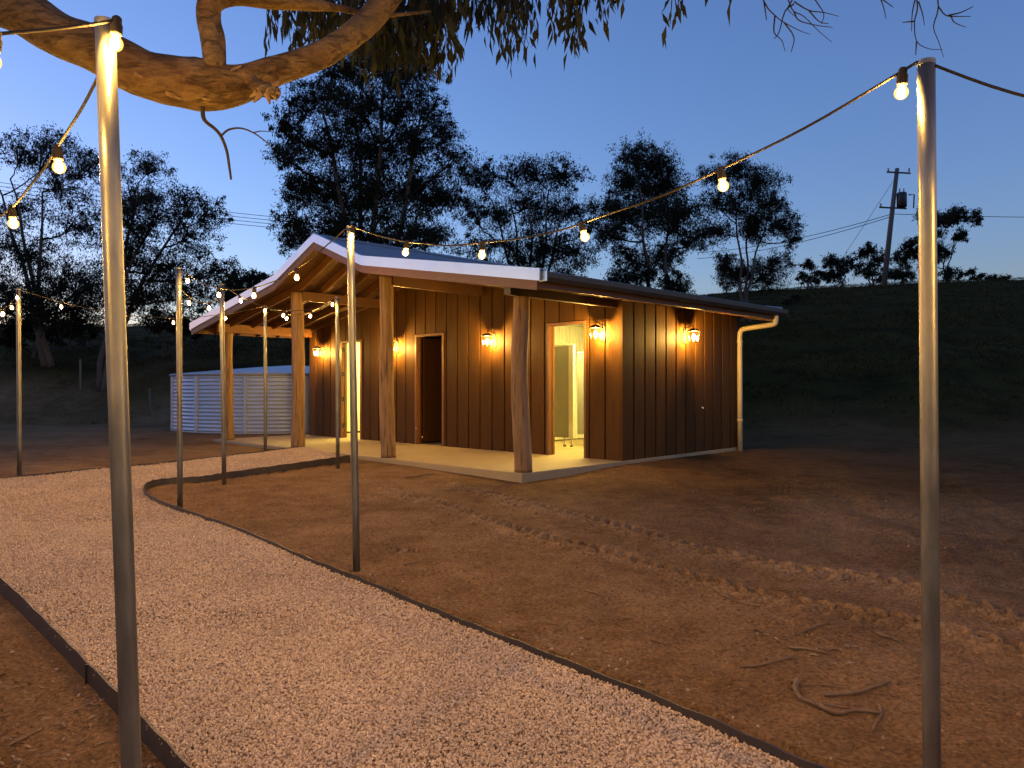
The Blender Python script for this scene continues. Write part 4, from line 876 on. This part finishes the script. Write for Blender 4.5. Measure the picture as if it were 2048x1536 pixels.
def stick(pts, r_, label, kink=.01, name='fallen_stick', cat='stick'):
    q = [G(*p) for p in pts]; W_ = [Vector((a, b, gz(a, b) + r_ * .7)) for a, b in q]; o = W_[0]
    r_ *= .75; W_ = smooth_poly(W_, 2); W_ = [p + Vector((random.uniform(-1, 1), random.uniform(-1, 1), abs(random.uniform(0, .6)))) * kink - o for p in W_]
    m = MB().tube(W_, [max(.002, r_ * (1 - .5 * i / len(W_))) * random.uniform(.85, 1.15) for i in range(len(W_))], 7).build(name, M['dead']); m.location = o
    return tag(m, label, cat, 'fallen sticks on the dirt')
for pts, r_, lb in (
    ([(1588,1365),(1592,1388),(1604,1405),(1634,1416)], .017, 'crooked forked stick end nearest the path at lower right'),
    ([(1634,1414),(1660,1424),(1700,1422),(1755,1426)], .016, 'thick stick lying level at lower right, end to end with the crooked one'),
    ([(1632,1410),(1680,1416),(1756,1420)], .006, 'thin twig lying against the thick level stick at lower right'),
    ([(1756,1410),(1758,1430),(1745,1450),(1740,1466)], .008, 'small pale twig hooked across the right end of the thick stick'),
    ([(1648,1390),(1710,1390),(1740,1382),(1775,1370)], .015, 'long curved stick just above the thick level stick'),
    ([(1600,1370),(1650,1373),(1704,1380)], .006, 'straight thin twig left of the long curved stick'),
    ([(1481,1334),(1530,1332),(1590,1320)], .010, 'straight stick lying alone left of the leaf pile'),
    ([(1578,1293),(1610,1302),(1648,1310)], .012, 'dark stick in the leaf pile left of the right pole'),
    ([(1606,1269),(1640,1260),(1662,1255)], .010, 'slanting stick above the dark leaf pile stick'),
    ([(1754,1272),(1780,1278),(1798,1284)], .012, 'short stick close to the left side of the right pole'),
    ([(1440,1197),(1475,1208),(1518,1217)], .010, 'stick below the nearer tyre track in mid yard'),
    ([(1168,1183),(1190,1190),(1208,1196)], .011, 'short stout stick in the open dirt right of the path edging'),
    ([(1230,1224),(1250,1229),(1264,1232)], .008, 'short twig right of the short stout stick'),
    ([(1290,1267),(1318,1276),(1344,1282)], .006, 'thin twig lower right of the short twig near the path'),
    ([(806,1133),(830,1130),(846,1127)], .008, 'short stick right of the foot of the middle pole'),
    ([(810,958),(840,953),(866,948)], .012, 'stick lying before the verandah slab'),
    ([(1166,1055),(1170,1064),(1172,1072)], .006, 'tiny upright looking twig between the two tyre tracks'),
    ([(1070,1248),(1095,1250),(1118,1255)], .006, 'dark twig beside the path edging in the lower middle'),
    ([(280,1492),(310,1505),(335,1520)], .009, 'twig at the foot of the nearest left pole'),
    ([(282,1515),(310,1522),(345,1536)], .007, 'lower twig at the foot of the nearest left pole'),
    ([(20,1440),(50,1422),(88,1398)], .008, 'curved bark strip on the lower left soil')): stick(pts, r_, lb)
# leaf litter and stray stones over the dirt
def scatter(n, seed, lo=2.3, hi=9.5):
    g = np.random.default_rng(seed); v = lo + (hi - lo) * g.random(n) ** 1.3; u = g.uniform(-.72, .72, n) * v
    k = ~in_poly(u, v); u, v = u[k], v[k]; di = np.minimum(dist_line(u, v, inner)[0], dist_line(u, v, outer)[0]); return u, v, di, g
u_, v_, di, g2 = scatter(1500, 3); clus = vnoise(u_*.9, v_*.9, 41) + .35 * (u_ < -.8) * (v_ < 4.5); k = clus > .52 + .3 * g2.random(len(u_)); u_, v_ = u_[k], v_[k]
cen = np.concatenate([np.stack([g2.normal(*a, 90), g2.normal(*b, 90)], -1) for a, b in ((( G(1620,1300)[0], .22), (G(1620,1300)[1], .2)), ((G(40,1440)[0], .25), (G(40,1440)[1], .25)), ((G(805,1098)[0], .06), (G(805,1098)[1], .06)))])
u_ = np.concatenate([u_, cen[:, 0]]); v_ = np.concatenate([v_, cen[:, 1]]); zz = ground(u_, v_) + .006
n = len(u_); a = g2.uniform(0, 6.28, n); L_ = g2.uniform(.02, .075, n); W_ = L_ * g2.uniform(.12, .26, n); cu = L_ * g2.uniform(.02, .2, n)
dv = np.stack([np.cos(a), np.sin(a), 0*a], -1); sv = np.stack([-np.sin(a), np.cos(a), .35*np.sin(3*a)], -1); c = np.stack([u_, v_, zz], -1)
V_ = np.stack([c - dv*L_[:, None]*.5, c + sv*W_[:, None]*.5 + np.stack([0*a, 0*a, cu], -1), c + dv*L_[:, None]*.5, c - sv*W_[:, None]*.5 + np.stack([0*a, 0*a, cu*.3], -1)], 1).reshape(-1, 3)
tag(np_mesh('leaf_litter', V_, np.arange(4*n).reshape(-1, 4), M['litter']), 'dry fallen leaves and bark scraps on the dirt', 'leaf litter', kind='stuff')
u_, v_, di, g3 = scatter(5200, 9); k = g3.random(len(u_)) < np.where(di < .45, .7 * np.exp(-di / .13), .012); u_, v_ = u_[k], v_[k]
stone_cloud('stray_stones', np.stack([u_, v_, ground(u_, v_) + .002], -1), (.004, .004, .003), (.012, .010, .008), M['scatter'], 'stray pale stones spilled on the dirt beside the path', 15)
u_, v_, di, g4 = scatter(9000, 19, 2.3, 8.5); k = g4.random(len(u_)) < .25 + .9 * (vnoise(u_*1.3, v_*1.3, 61) - .4); u_, v_ = u_[k], v_[k]
ta = np.minimum(dist_line(u_, v_, trackA)[0], dist_line(u_, v_, trackB)[0]); k = ta > .05; u_, v_ = u_[k], v_[k]
stone_cloud('dirt_clods', np.stack([u_, v_, ground(u_, v_) + .001], -1), (.003, .003, .002), (.013, .012, .008), M['clod'], 'small crumbs and clods of brown soil on the yard', 25)['category'] = 'soil'
